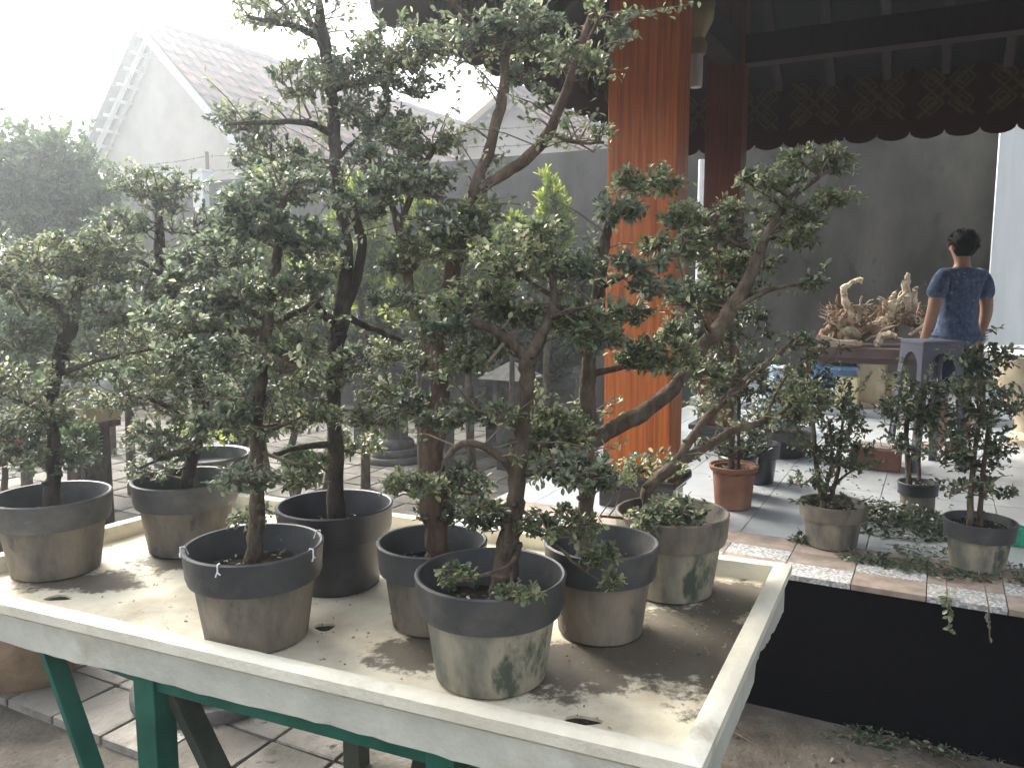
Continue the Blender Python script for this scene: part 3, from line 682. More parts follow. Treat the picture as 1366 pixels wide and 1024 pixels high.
def foliage(parent, pads, Y, S, rng, leafmats, lsize, dens, spread=.14, upbias=.35, droop=0.0, minz=None, per=11, extra=.6, sprigs=110):
    twigs = []; base = np.array(base_of(parent)); pads = list(pads)
    for p_ in list(pads):
        if p_[2] > 30 and rng.uniform() < extra:
            pads.append((p_[0] + rng.uniform(-.9, .9) * p_[2], p_[1] + rng.uniform(-.9, .9) * p_[3] * 1.3, p_[2] * rng.uniform(.5, .75), p_[3] * rng.uniform(.5, .8)) + ((p_[4] + rng.uniform(-.06, .06),) if len(p_) > 4 else ()))
    SP = np.array([list(p) for p, r_ in S]); 
    for pi, pd_ in enumerate(pads):
        px, py, rx, ry = pd_[:4]; dy = pd_[4] if len(pd_) > 4 else float(rng.uniform(-spread, spread)); yy = Y + dy
        c = aty(px, py, yy); s_ = yy / FPX; rad = (rx * s_ * 1.12, rx * s_ * .95, ry * s_ * 1.15)
        ca = np.array(c); d2 = ((SP - ca) ** 2).sum(1) * np.where(SP[:, 2] > ca[2] + .06, 2.2, 1.0); k = int(np.argmin(d2)); at = SP[k]
        low = ca - np.array([0, 0, rad[2] * .45])
        if np.linalg.norm(low - at) > .06:
            mid = (at + low) / 2 + rng.normal(size=3) * .02; r0 = min(S[k][1] * .7, .0045 + .012 * np.linalg.norm(low - at))
            twigs.append(([at, mid, low], [r0, r0 * .8, r0 * .5])); at2 = low
        else: at2 = at
        n = int(dens * rx * ry); 
        if n < 12: n = 12
        P, D, N_, SZ, T = twig_cluster(rng, ca, rad, at2, n, lsize, twigs, upbias, droop, per=per)
        lm = leafmats[int(rng.integers(len(leafmats)))]
        o = link('foliage', leaf_mesh('foliage', P - base, D, N_, SZ, T, lm), parent); tag(o, kind='stuff')
    if sprigs:
        zlo = SP[:, 2].min(); zhi = SP[:, 2].max(); ok = [i for i in range(len(SP)) if SP[i, 2] > zlo + .28 * (zhi - zlo) and S[i][1] < .02]
        Ps = []; Ds = []; Ns = []; Ss = []; Ts = []
        for _ in range(sprigs):
            i = ok[int(rng.integers(len(ok)))]; p0 = SP[i]; d = rng.normal(size=3); d[2] = abs(d[2]) * .6; d /= np.linalg.norm(d); L_ = rng.uniform(.06, .2); m_ = p0 + d * L_ * .5 + np.array([0, 0, .01]); e_ = p0 + d * L_
            twigs.append(([p0, m_, e_], [.0026, .002, .001])); nl = int(rng.integers(9, 20)); tt = rng.uniform(.35, 1.05, nl)
            Ps.append(np.outer(1 - tt, p0) + np.outer(tt, e_) + rng.normal(size=(nl, 3)) * .006); dd = rng.normal(size=(nl, 3)) + d * .6; nn = rng.normal(size=(nl, 3)) * .6; nn[:, 2] += 1
            Ds.append(dd); Ns.append(nn); Ss.append(lsize * rng.uniform(.6, 1.2, nl)); Ts.append(np.clip(rng.normal(.55, .22, nl), 0, 1))
        o = link('foliage', leaf_mesh('foliage', np.concatenate(Ps) - base, np.concatenate(Ds), np.concatenate(Ns), np.concatenate(Ss), np.concatenate(Ts), leafmats[-1]), parent); tag(o, kind='stuff')
    b = MB()
    for P, rad in twigs: b.tube(P, rad, 4, False)
    o = b.build('twigs', M['twig'], parent, fix=False, smooth=True); tag(o, kind='stuff')

def potted(name, label, base_px, R_, H, body, rim, limbs, pads, bark, leafs, seed, band=.33, zt=TZ, dens=.48, lsize=.0205, group=None, soil_h=.68, cat='bonsai', basek=.74, **kw):
    rng = np.random.default_rng(seed)
    f = atz(*base_px, zt); d = Vector((f.x, f.y, 0)).normalized(); c = f + d * (R_ * basek)
    t = thing(name, c, label, cat, group)
    pot(t, c, R_, H, body, rim, soil_h, basek, band, seed=seed)
    Y = c.y
    # root the trunk at the soil
    tr = list(limbs[0]); x0 = proj(Vector((c.x, c.y, zt + H * soil_h - .02)))
    tr = [(tr[0][0], x0[1], tr[0][2] * 1.15)] + tr[0:] if tr[0][1] < x0[1] - 4 else tr
    S = skeleton(t, [tr] + list(limbs[1:]), Y, bark, rng)
    foliage(t, pads, Y, S, rng, leafs, lsize, dens, **kw)
    litter(t, (c.x, c.y), R_ * .8, zt + H * soil_h, 70, rng, M['leaf'])
    return t
LF = [M['leaf'], M['leaf'], M['leaf_bright']]
GB = 'potted bonsai on the tray table'
potted('potted_bonsai', 'low spreading bonsai in muddy grey pot by the oval drain hole', (77, 776), .187, .27, M['potbody'], M['potrim'],
  [[(70, 660, 26), (72, 610, 24), (70, 540, 18), (78, 480, 22), (95, 430, 24), (100, 400, 18), (110, 355, 12)],
   [(95, 425, 18), (60, 398, 18, -.05), (15, 388, 12, -.08), (-40, 370, 8, -.1)], [(76, 500, 10), (140, 478, 6, -.1), (220, 464, 3, -.15)], [(72, 560, 10), (40, 540, 7, -.08), (0, 525, 4, -.1)]],
  [(60, 345, 72, 30), (10, 372, 45, 24), (28, 455, 48, 26), (105, 322, 48, 26), (58, 560, 55, 22), (72, 612, 65, 24), (15, 590, 42, 28), (140, 420, 42, 22), (-25, 335, 40, 36), (0, 500, 40, 20), (110, 500, 30, 16), (40, 400, 40, 14)],
  M['bark_dark'], LF, 11, group=GB)
potted('potted_bonsai', 'wide bonsai in muddy grey pot just before the grey bowl planter', (253, 746), .187, .27, M['potbody'], M['potrim'],
  [[(250, 640, 20), (262, 590, 22), (270, 540, 22), (255, 480, 18), (240, 420, 16), (215, 340, 18), (212, 270, 12)],
   [(262, 560, 12), (220, 540, 8, -.08), (170, 525, 5, -.12)], [(245, 440, 10), (290, 410, 7, -.05), (320, 400, 4, -.1)], [(222, 370, 10), (180, 345, 7), (140, 335, 5)], [(258, 600, 8), (220, 610, 6, -.1), (185, 625, 4, -.15)]],
  [(210, 248, 66, 28), (160, 300, 45, 22), (140, 340, 58, 26), (230, 390, 55, 26), (200, 450, 60, 26), (165, 530, 58, 28), (240, 592, 66, 22), (200, 628, 40, 18), (262, 300, 40, 24), (120, 390, 50, 26), (275, 520, 45, 26), (225, 500, 40, 24), (215, 570, 40, 20)],
  M['bark_dark'], LF, 12, group=GB)
potted('potted_bonsai', 'bonsai with upright trunk in grey pot tied with white strings near front rim', (345, 876), .187, .27, M['potbody'], M['potrim'],
  [[(338, 755, 30), (342, 690, 26), (342, 600, 24), (345, 540, 20), (352, 480, 18), (355, 440, 20), (365, 380, 14), (370, 330, 16), (378, 262, 12)],
   [(354, 445, 14), (310, 438, 11), (265, 442, 7), (215, 445, 4)], [(354, 440, 13), (392, 418, 10, .05), (432, 396, 6, .1)], [(353, 425, 12), (322, 408, 10, -.05), (295, 392, 6, -.1)], [(350, 485, 10), (380, 495, 7, -.1), (410, 480, 4, -.15)],
   [(344, 580, 9), (375, 568, 6, -.05), (405, 555, 4, -.1)], [(342, 655, 9), (310, 645, 6, -.06), (285, 650, 4, -.1)], [(368, 330, 9), (330, 310, 6, .05), (300, 300, 4, .1)]],
  [(382, 250, 62, 32), (338, 300, 50, 32), (412, 322, 45, 28), (288, 340, 60, 28), (248, 420, 75, 26), (312, 398, 40, 22), (298, 482, 60, 26), (402, 380, 42, 24), (392, 470, 40, 24), (326, 640, 48, 20), (392, 560, 50, 22), (336, 690, 36, 13), (288, 562, 45, 18), (400, 640, 36, 18), (240, 470, 40, 18)],
  M['bark'], LF, 13, group=GB, soil_h=.7)
potted('potted_bonsai', 'tall forked bonsai in clean black pot, its thin crown reaching above the gable', (450, 798), .187, .27, M['potdark'], M['potdark'],
  [[(448, 685, 30), (447, 600, 27), (445, 520, 25), (448, 460, 28), (455, 425, 30), (463, 340, 20), (450, 250, 18), (446, 180, 20), (440, 100, 17), (430, 50, 22), (425, 0, 12), (420, -70, 8)],
   [(456, 425, 20), (482, 340, 16), (472, 285, 14), (452, 255, 8)], [(428, 52, 13), (392, 36, 10, -.05), (330, 22, 6, -.1)], [(426, 48, 11), (402, 15, 8, .05), (378, -40, 5, .1)],
   [(443, 178, 13), (400, 163, 10, -.06), (300, 166, 5, -.15)], [(449, 435, 18), (425, 410, 15, -.05), (410, 370, 8, -.1)], [(456, 420, 14), (500, 440, 10, .05), (545, 458, 6, .1)], [(446, 592, 13), (400, 596, 11, -.1), (366, 606, 9, -.2)],
   [(446, 120, 10), (490, 105, 7, .05), (545, 80, 4, .1)], [(448, 215, 9), (490, 175, 6, .05), (535, 165, 4, .1)]],
  [(350, 18, 40, 24), (470, 92, 62, 36), (530, 62, 52, 34), (545, 112, 48, 26), (400, 112, 40, 28), (330, 160, 50, 26), (362, 200, 45, 22), (482, 150, 48, 26), (522, 182, 40, 22), (422, 232, 48, 22), (430, 350, 40, 22), (470, 482, 58, 26), (420, 505, 45, 26), (500, 560, 50, 22), (470, 592, 46, 22), (400, -15, 60, 20), (590, 60, 40, 26), (405, 420, 38, 20), (520, 470, 40, 18)],
  M['bark_dark'], LF, 14, group=GB)
potted('potted_bonsai', 'tallest bonsai with thick reddish trunk forking up past the pavilion eave', (578, 853), .158, .25, M['potbody'], M['potrim'],
  [[(583, 735, 38), (578, 660, 46), (578, 590, 42), (588, 500, 30), (584, 440, 27), (597, 400, 34), (612, 330, 24), (620, 290, 20), (635, 250, 20), (655, 190, 18), (672, 120, 18), (676, 60, 14), (690, 0, 11), (700, -70, 7)],
   [(640, 252, 18), (690, 220, 19), (730, 180, 19), (760, 110, 16), (780, 50, 16), (800, -10, 14), (815, -70, 10)], [(672, 66, 12), (632, 32, 9, -.04), (596, -5, 6, -.08)], [(732, 176, 8), (765, 190, 6, -.03), (806, 190, 4, -.06)],
   [(588, 505, 22), (565, 445, 19, .1), (548, 400, 18, .15), (540, 340, 16, .15), (530, 295, 13, .15), (515, 250, 8, .15)], [(545, 365, 12, .15), (590, 315, 9, .15), (650, 270, 5, .1)], [(533, 300, 12, .15), (570, 215, 10, .15), (592, 178, 6, .15)],
   [(672, 72, 7), (640, 76, 5, -.03), (615, 84, 3, -.05)], [(768, 95, 6), (800, 25, 5, -.05), (824, 30, 3, -.08)], [(580, 640, 10), (605, 655, 7, -.1), (640, 660, 4, -.15)]],
  [(540, 240, 60, 28), (592, 300, 50, 24), (560, 190, 50, 26), (500, 212, 42, 24), (480, 272, 45, 24), (640, 42, 32, 18), (700, 28, 48, 26), (742, 75, 38, 22), (772, 82, 32, 16), (700, 102, 22, 14), (728, 132, 24, 16), (825, 45, 17, 22), (800, 180, 20, 12), (622, 330, 50, 24), (560, 332, 40, 24), (600, 682, 48, 22), (612, 640, 40, 18), (520, 522, 42, 24), (560, 545, 40, 20), (520, 400, 36, 18), (640, 285, 40, 18), (560, 480, 36, 22)],
  M['bark_red'], LF, 15, group=GB)
potted('potted_bonsai', 'spreading bonsai in lime-stained pot at front rim, low twigs hanging over its rim', (655, 936), .187, .27, M['potbody_pale'], M['potrim'],
  [[(672, 778, 48), (677, 730, 42), (686, 680, 33), (690, 630, 30), (695, 590, 27), (700, 550, 28), (703, 505, 25), (706, 478, 26), (726, 440, 19), (737, 410, 17), (738, 378, 12), (716, 335, 8)],
   [(704, 484, 20), (690, 465, 18), (660, 440, 17), (620, 430, 13), (565, 436, 6)], [(691, 640, 16), (665, 608, 14, -.04), (622, 590, 13, -.06), (592, 612, 8, -.08)], [(698, 632, 13), (738, 628, 10, -.03), (775, 612, 6, -.06)], [(694, 725, 10), (682, 752, 9, -.1), (650, 765, 7, -.14), (606, 772, 4, -.16)],
   [(684, 756, 7, -.1), (680, 790, 4, -.16)], [(700, 705, 10), (738, 722, 7, -.08), (768, 752, 5, -.12), (806, 778, 3, -.14)], [(733, 422, 7), (765, 415, 5, -.03), (795, 405, 4, -.06)], [(737, 395, 9), (705, 375, 7, .03), (670, 350, 4, .05)], [(698, 570, 10), (665, 560, 8, .03), (630, 545, 5, .06)], [(702, 590, 9), (745, 600, 7, .1), (772, 635, 4, .12)]],
  [(690, 350, 62, 26), (762, 358, 45, 20), (632, 400, 60, 26), (590, 440, 45, 22), (690, 420, 50, 20), (772, 430, 50, 26), (792, 452, 40, 22), (622, 482, 40, 20), (640, 552, 58, 18), (590, 562, 35, 16), (752, 580, 50, 22), (700, 602, 28, 12), (772, 632, 58, 26), (650, 690, 48, 18), (748, 700, 58, 18), (612, 770, 28, 12, -.16), (690, 792, 32, 11, -.17), (800, 742, 25, 15, -.12), (552, 650, 42, 20), (810, 775, 20, 10, -.14), (720, 310, 40, 16)],
  M['bark'], [M['leaf'], M['leaf_bright']], 16, group=GB, dens=.58, lsize=.0195, soil_h=.66, extra=.35, sprigs=55)
potted('potted_bonsai', 'bonsai with one long limb leaning toward the driftwood bench, in brown-stained pot', (800, 865), .16, .265, M['potbody'], M['potrim'],
  [[(780, 712, 27), (783, 640, 30), (783, 580, 32), (783, 520, 28), (787, 450, 22), (795, 400, 20), (805, 340, 20), (812, 300, 16), (838, 266, 10)],
   [(786, 590, 30), (840, 560, 28, .02), (890, 525, 25, .05), (940, 460, 25, .1), (965, 430, 27, .12), (1000, 370, 20, .16), (1020, 320, 18, .2), (1050, 270, 13, .22), (1092, 236, 8, .24)],
   [(975, 415, 9, .12), (1030, 385, 7, .12), (1085, 378, 4, .12)], [(798, 385, 10), (855, 358, 8), (906, 338, 5)], [(786, 500, 13), (845, 485, 10, -.04), (885, 472, 6, -.06)], [(1015, 335, 9, .2), (970, 320, 7, .2), (940, 300, 4, .2)], [(1028, 318, 9, .2), (1065, 312, 7, .2), (1110, 270, 4, .2)], [(950, 445, 10, .1), (930, 415, 8, .06), (915, 400, 5, .04)], [(786, 560, 9), (745, 545, 7, -.03), (700, 535, 4, -.06)]],
  [(860, 246, 52, 22), (822, 282, 35, 18), (905, 292, 30, 22), (892, 330, 42, 18), (850, 352, 40, 14), (880, 478, 58, 26, -.03), (915, 455, 36, 20, .2), (1092, 214, 55, 16, .25), (1030, 240, 40, 18, .2), (1112, 264, 40, 14, .22), (1062, 292, 44, 18, .22), (1062, 322, 30, 14, .2), (980, 280, 25, 12, .2), (940, 312, 26, 24, .2), (962, 365, 38, 28, .3), (925, 400, 40, 24, .25), (1000, 352, 36, 20, .32), (1080, 380, 26, 8, .12), (1110, 225, 44, 10, .28), (840, 420, 36, 14), (870, 385, 40, 16)],
  M['bark'], [M['leaf'], M['leaf_bright']], 17, group=GB, soil_h=.7, dens=.62, lsize=.0205, extra=.25, sprigs=45)
potted('potted_bonsai', 'cut-back bonsai with two bare limbs in the tray corner nearest the pillar', (893, 808), .178, .265, M['potbody_pale'], M['potbody'],
  [[(868, 700, 20), (864, 655, 21), (885, 632, 20), (918, 610, 20), (952, 590, 16, .03), (985, 571, 14, .06), (1020, 562, 11, .08), (1062, 538, 8, .1)],
   [(902, 618, 18), (930, 572, 15), (970, 530, 14, .03), (1005, 500, 15, .05), (1030, 480, 11, .06), (1058, 452, 6, .07)], [(866, 672, 9), (840, 690, 6, -.06), (800, 688, 4, -.1)], [(868, 660, 9), (895, 680, 6, -.1), (930, 690, 4, -.12)], [(1000, 505, 8, .05), (960, 505, 6, .04), (935, 490, 4, .03)], [(1020, 562, 7, .08), (1030, 535, 5, .08), (1050, 500, 3, .08)]],
  [(865, 622, 54, 18), (902, 682, 48, 20, -.12), (870, 692, 36, 14, -.1), (1062, 458, 30, 12, .07), (1076, 530, 40, 24, .1), (1040, 556, 28, 16, .08), (938, 500, 34, 24, .03), (830, 640, 36, 14)],
  M['bark'], [M['leaf'], M['leaf_bright']], 18, group=GB, soil_h=.72, extra=.3, sprigs=25)
# white strings tied on the rim of one pot
t = [o for o in bpy.data.objects if o.get('label', '').startswith('bonsai with upright trunk')][0]; rs_ = random.Random(2)
for k in range(4):
    a_ = (-1.75, -2.9, -.35, .6)[k]; c = Vector(t.location) + Vector((.187 * math.cos(a_), .187 * math.sin(a_), .27)); o_ = Vector((math.cos(a_), math.sin(a_), 0)); sd_ = Vector((-o_.y, o_.x, 0))
    b = MB(); b.tube([c - o_ * .016 + Vector((0, 0, -.02)), c - o_ * .006 + Vector((0, 0, .003)), c + o_ * .004 + Vector((0, 0, .002)), c + o_ * .004 + Vector((0, 0, -.022))], .0022, 5)
    b.tube([c + o_ * .004 + sd_ * .008 + Vector((0, 0, -.024)), c + o_ * .006 + Vector((0, 0, -.016)), c + o_ * .004 - sd_ * .006 + Vector((0, 0, -.03))], .0022, 5); b.build('string', M['white'], t)
# ------------------------------------------------------------------ plants on the platform
LD = [M['leaf_dark'], M['leaf_dark'], M['leaf']]
potted('potted_shrub', 'staked slender shrub in terracotta pot behind the orange pillar', (977, 682), .14, .25, M['terracotta'], M['terracotta'],
  [[(977, 625, 9), (975, 560, 8), (976, 480, 7), (974, 400, 6), (970, 330, 5), (966, 275, 3)], [(985, 625, 6), (986, 540, 6), (984, 440, 5), (980, 380, 3)]],
  [(970, 330, 30, 50), (955, 430, 36, 46), (985, 510, 42, 40), (965, 280, 26, 14), (950, 540, 34, 34), (1000, 440, 30, 34), (985, 600, 38, 14), (935, 480, 24, 30)],
  M['bark'], LD, 21, zt=PZ, dens=.3, lsize=.033, sprigs=30, cat='shrub', soil_h=.85, basek=.72, per=9, band=.1)
potted('potted_shrub', 'bushy small-leaved shrub in sagging grey pot on the platform edge', (1108, 736), .157, .22, M['potbody'], M['potbody'],
  [[(1098, 668, 12), (1090, 630, 9), (1086, 580, 7), (1080, 520, 5), (1075, 480, 3)], [(1106, 668, 9), (1118, 630, 7), (1122, 580, 5), (1128, 540, 3)], [(1100, 660, 7), (1110, 610, 5), (1105, 560, 3)], [(1104, 655, 6), (1130, 632, 4), (1150, 622, 3)]],
  [(1088, 590, 36, 34), (1128, 572, 34, 34), (1082, 510, 46, 34), (1115, 530, 36, 28), (1062, 640, 18, 14), (1110, 625, 36, 24), (1140, 600, 24, 18), (1100, 470, 30, 18), (1085, 666, 30, 10), (1130, 668, 26, 9)],
  M['bark'], LD, 22, zt=PZ, dens=.24, lsize=.029, sprigs=40, cat='shrub', soil_h=.8, per=9)
potted('bagged_sapling', 'two-stemmed sapling in grey grow bag beside the heap of clippings', (1222, 692), .105, .19, M['potbody'], M['potdark'],
  [[(1213, 640, 9), (1209, 590, 8), (1212, 540, 7), (1216, 515, 4)], [(1226, 640, 6), (1226, 590, 6), (1226, 540, 5), (1238, 515, 3)]],
  [(1225, 522, 44, 18), (1250, 570, 34, 22), (1190, 590, 20, 18), (1205, 545, 34, 22), (1248, 535, 34, 20), (1185, 560, 18, 12), (1225, 600, 24, 14)],
  M['bark'], LD, 23, zt=PZ, dens=.26, lsize=.032, cat='sapling', soil_h=.85, basek=.85, per=9, sprigs=20)
potted('potted_sapling', 'leafy twin-stemmed sapling in large grey pot on the platform edge beside green plastic scrap', (1302, 766), .15, .225, M['potbody_pale'], M['potrim'],
  [[(1293, 705, 12), (1296, 650, 10), (1302, 590, 8), (1312, 520, 6), (1300, 460, 4)], [(1307, 705, 10), (1310, 650, 8), (1316, 590, 7), (1326, 530, 4)], [(1300, 610, 5), (1270, 600, 4), (1250, 615, 3)]],
  [(1308, 530, 52, 40), (1290, 612, 42, 30), (1322, 650, 38, 22), (1300, 480, 30, 18), (1335, 590, 30, 28), (1330, 480, 30, 22), (1268, 650, 24, 18), (1345, 540, 24, 24), (1298, 570, 40, 24), (1262, 560, 20, 20)],
  M['bark'], LD, 24, zt=PZ, dens=.22, lsize=.029, sprigs=40, cat='sapling', soil_h=.84, per=9)
def plainpot(name, label, c, R_, H, body, rim, group=None, bush=None, seed=0, leafs=None, lsize=.03, cat='pot', n=500):
    t = thing(name, c, label, cat, group); pot(t, c, R_, H, body, rim, .85, seed=seed)
    if bush:
        rng = np.random.default_rng(seed); twigs = []
        P, D, N_, S_, T = twig_cluster(rng, np.array(c) + np.array([0, 0, H + bush[1] * .8]), (bush[0], bush[0], bush[1]), np.array(c) + np.array([0, 0, H * .8]), n, lsize, twigs)
        tag(link('foliage', leaf_mesh('foliage', P - np.array(c), D, N_, S_, T, leafs or M['leaf_dark']), t), kind='stuff')
        b = MB(); [b.tube(p, r_, 4, False) for p, r_ in twigs]; tag(b.build('twigs', M['twig'], t, fix=False), kind='stuff')
    return t
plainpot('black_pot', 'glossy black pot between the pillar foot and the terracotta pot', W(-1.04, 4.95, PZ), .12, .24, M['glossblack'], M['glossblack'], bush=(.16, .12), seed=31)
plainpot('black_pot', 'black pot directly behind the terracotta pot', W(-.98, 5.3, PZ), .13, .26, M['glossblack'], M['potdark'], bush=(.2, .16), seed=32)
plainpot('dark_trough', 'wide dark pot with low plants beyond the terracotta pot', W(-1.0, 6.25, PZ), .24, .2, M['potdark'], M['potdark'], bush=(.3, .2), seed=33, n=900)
# brown block on the floor
q = atz(1166, 628, PZ)
t = thing('wood_block', q, 'red-brown block lying on the pale floor tiles behind the clippings', 'block')
MB().box(q + V * .13 + Vector((0, 0, .075)), (.16, .13, .073), AX, .012).build('body', M['brick'], t)
MB().box(q + V * .13 + Vector((0, 0, .153)), (.14, .11, .008), AX, .004).build('lid', M['stone_tile'], t)
# bench with driftwood
YB = 8.0
bc = aty(1163, 470, YB); bz = aty(1163, 461, YB).z
bt = thing('stone_bench', (bc.x, bc.y, .73), 'low stone bench with red-brown top heaped with driftwood', 'bench')
bw_ = .62
MB().box(V3(bc, bz - .05), (bw_, .36, .05), AX, .012).build('bench_top', M['benchtop'], bt)
MB().box(V3(bc, bz - .13), (bw_ - .12, .26, .03), AX, .008).build('apron', M['benchtop'], bt)
pcx = aty(1163, 500, YB)
for s_ in (0,):
    MB().box(V3(pcx, (bz - .16 + .73) / 2), (.13, .2, (bz - .16 - .73) / 2), AX, .01).build('pedestal', M['beige'], bt)
MB().box(V3(pcx, .755), (.18, .25, .025), AX, .008).build('foot', M['beige'], bt)
# things under the bench
q = aty(1112, 510, YB + .1); t = thing('blue_tub', (q.x, q.y, .73), 'blue plastic tub under the driftwood bench', 'tub')
MB().box((q.x, q.y, .73 + .19), (.23, .17, .19), AX, .07).build('body', M['blue'], t, smooth=True)
MB().box((q.x, q.y, .73 + .375), (.25, .19, .022), AX, .02).build('lid', M['blue'], t, smooth=True)
q = aty(1130, 520, YB - .15); t = thing('cream_crate', (q.x, q.y, .73), 'cream plastic crate with black holes under the bench', 'crate')
MB().box((q.x, q.y, .73 + .15), (.1, .1, .15), AX, .02).build('body', M['yellow'], t)
for dx, dz in ((.03, .24), (.04, .1), (-.05, .17)):
    MB().tube([Vector((q.x, q.y, .73 + dz)) + U * dx - V * .1, Vector((q.x, q.y, .73 + dz)) + U * dx - V * .106], .022, 12).build('hole', M['black'], t)
q = aty(1195, 510, YB); t = thing('cream_drum', (q.x, q.y, .73), 'cream drum on the other side of the bench pedestal', 'drum')
MB().lathe((q.x, q.y, .73), [(0, 0), (.11, 0), (.12, .02), (.12, .3), (.1, .33), (0, .34)], 20).build('body', M['yellow'], t, smooth=True)
q = aty(1036, 490, 7.0); rngb = np.random.default_rng(4)
b = MB(); b.lathe((q.x, q.y, PZ), [(0, 0), (.12, .01), (.15, .1), (.13, .3), (.1, .42), (.05, .5), (.07, .56), (0, .57)], 14)
b.v = [v + Vector(rngb.normal(size=3)) * .012 for v in b.v]
tag(b.build('plastic_bag', M['bluebag'], None, (q.x, q.y, PZ)), 'crumpled pale blue plastic bag standing between plants and bench', 'bag')
# driftwood: every piece its own thing
def drift(name, label, limbs, mat, seed, group=None, cat='driftwood'):
    rng = np.random.default_rng(seed); b = MB()
    for limb in limbs:
        P = []; rad = []
        sm = catmull([(*aty(k_[0], k_[1], YB + (k_[3] if len(k_) > 3 else 0)), k_[2] * .5 * YB / FPX) for k_ in limb], 6)
        for q_ in sm: P.append(Vector(q_[:3]) + Vector(rng.normal(size=3)) * .006); rad.append(max(.003, q_[3] * .8 * (1 + rng.uniform(-.14, .16))))
        b.tube(P, rad, 8)
    o = b.build(name, mat, None, b.v[0].copy(), True); tag(o, label, cat, group); return o
drift('driftwood_branch', 'pale horn-shaped driftwood branch curving up with bent tip on the bench', [[(1148, 445, 16), (1135, 420, 14), (1126, 395, 11), (1127, 383, 9), (1140, 375, 7), (1148, 371, 6), (1149, 377, 4)], [(1150, 440, 12), (1165, 432, 8), (1172, 425, 4)]], M['driftwood'], 1)
drift('driftwood_stump', 'tallest pale upright split driftwood slab on the bench', [[(1213, 425, 9), (1211, 400, 12), (1209, 380, 13), (1210, 366, 7)], [(1219, 425, 8), (1219, 405, 11), (1220, 390, 9), (1222, 384, 4)]], M['driftwood'], 2)
drift('driftwood_arch', 'pale driftwood root arching over the bench edge', [[(1170, 460, 10, -.2), (1176, 450, 13, -.2), (1188, 447, 12, -.2), (1200, 453, 8, -.2), (1208, 455, 6, -.2)]], M['driftwood'], 3)
drift('driftwood_branch', 'thick pale twisted driftwood limb with forked top amid the heap', [[(1160, 446, 12), (1175, 430, 16), (1188, 420, 15), (1190, 400, 10), (1193, 391, 6)], [(1184, 422, 10), (1200, 410, 6), (1203, 402, 4)], [(1186, 424, 8), (1178, 400, 5), (1172, 396, 3)]], M['driftwood'], 4)
drift('driftwood_log', 'brown driftwood log slanting at the bench end away from the man', [[(1092, 450, 12, -.1), (1110, 435, 14, -.05), (1128, 420, 10), (1135, 405, 5)]], M['root'], 5)
drift('driftwood_log', 'bleached flat driftwood chunk at the front of the bench', [[(1120, 448, 8, -.15), (1130, 441, 15, -.15), (1140, 444, 14, -.15), (1148, 450, 6, -.15)]], M['driftwood'], 6)
drift('driftwood_log', 'grey straight driftwood pole lying flat on the bench edge', [[(1095, 450, 8, -.25), (1120, 455, 9, -.25), (1150, 458, 8, -.25)]], M['driftwood'], 7)
rg = random.Random(8); 
for i in range(30):
    x0 = rg.uniform(1098, 1238); y0 = rg.uniform(440, 456); a_ = rg.uniform(-1.3, 1.3); l = rg.uniform(28, 75); dd = rg.uniform(-.15, .25)
    x1 = x0 + math.sin(a_) * l * .9; y1 = y0 - abs(math.cos(a_)) * l * .8 - 6; x1 = min(max(x1, 1092), 1242)
    w = rg.uniform(4, 10); lim = [[(x0, y0, w, dd), ((x0 + x1) / 2 + rg.uniform(-8, 8), (y0 + y1) / 2 + rg.uniform(-5, 5), w * .85, dd + rg.uniform(-.05, .05)), (x1, y1, w * .35, dd)]]
    mx, my = lim[0][1][0], lim[0][1][1]
    for _ in range(rg.randrange(3, 7)):
        lim.append([(mx, my, w * .6, dd), (mx + rg.uniform(-14, 14), my - rg.uniform(0, 12), w * .4, dd), (min(max(mx + rg.uniform(-26, 26), 1090), 1245), my - rg.uniform(2, 26), w * .2, dd + rg.uniform(-.08, .08))])
    drift('driftwood_root', 'thin branching driftwood root tangled in the heap on the bench', lim, M['root'] if i % 3 else M['driftwood'], 40 + i, 'driftwood roots heaped on the bench')
# plastic stool
q = aty(1243, 453, 5.6); SZ = q.z
st = thing('plastic_stool', (q.x, q.y, PZ), 'tall grey plastic stool with arched openings standing before the man', 'stool')
ang = YAW + .55; sx = Vector((math.cos(ang), math.sin(ang), 0)); sy = Vector((-sx.y, sx.x, 0)); hw = .145
MB().box((q.x, q.y, SZ - .018), (hw, hw, .018), (sx, sy, Vector((0, 0, 1))), .016).build('seat', M['stool'], st, smooth=True)
for (ex, ey) in ((sx, sy), (-sx, sy), (sy, sx), (-sy, sx)):
    # side panel with an arch cut: two strips and an arched top
    n_ = ex; w_ = ey; poly = [(-1, 0)]; H_ = SZ - .02 - PZ
    outer0 = [(-hw - .045, 0), (-hw + .012, 0)]
    arch = []
    for a in range(0, 11):
        t_ = math.pi * a / 10; arch.append((-math.cos(t_) * (hw - .05), H_ - .19 + math.sin(t_) * .13))
    pts = [(-hw - .045, 0), (-hw + .005, 0)] + arch + [(hw - .005, 0), (hw + .045, 0), (hw - .008, H_), (-hw + .008, H_)]
    c_ = Vector((q.x, q.y, PZ))
    b = MB(); b.prism([c_ + n_ * (hw - .012 + .04 * (1 - z_ / H_)) + w_ * x_ + Vector((0, 0, z_)) for x_, z_ in pts], n_ * .008)
    b.build('side_panel', M['stool'], st)
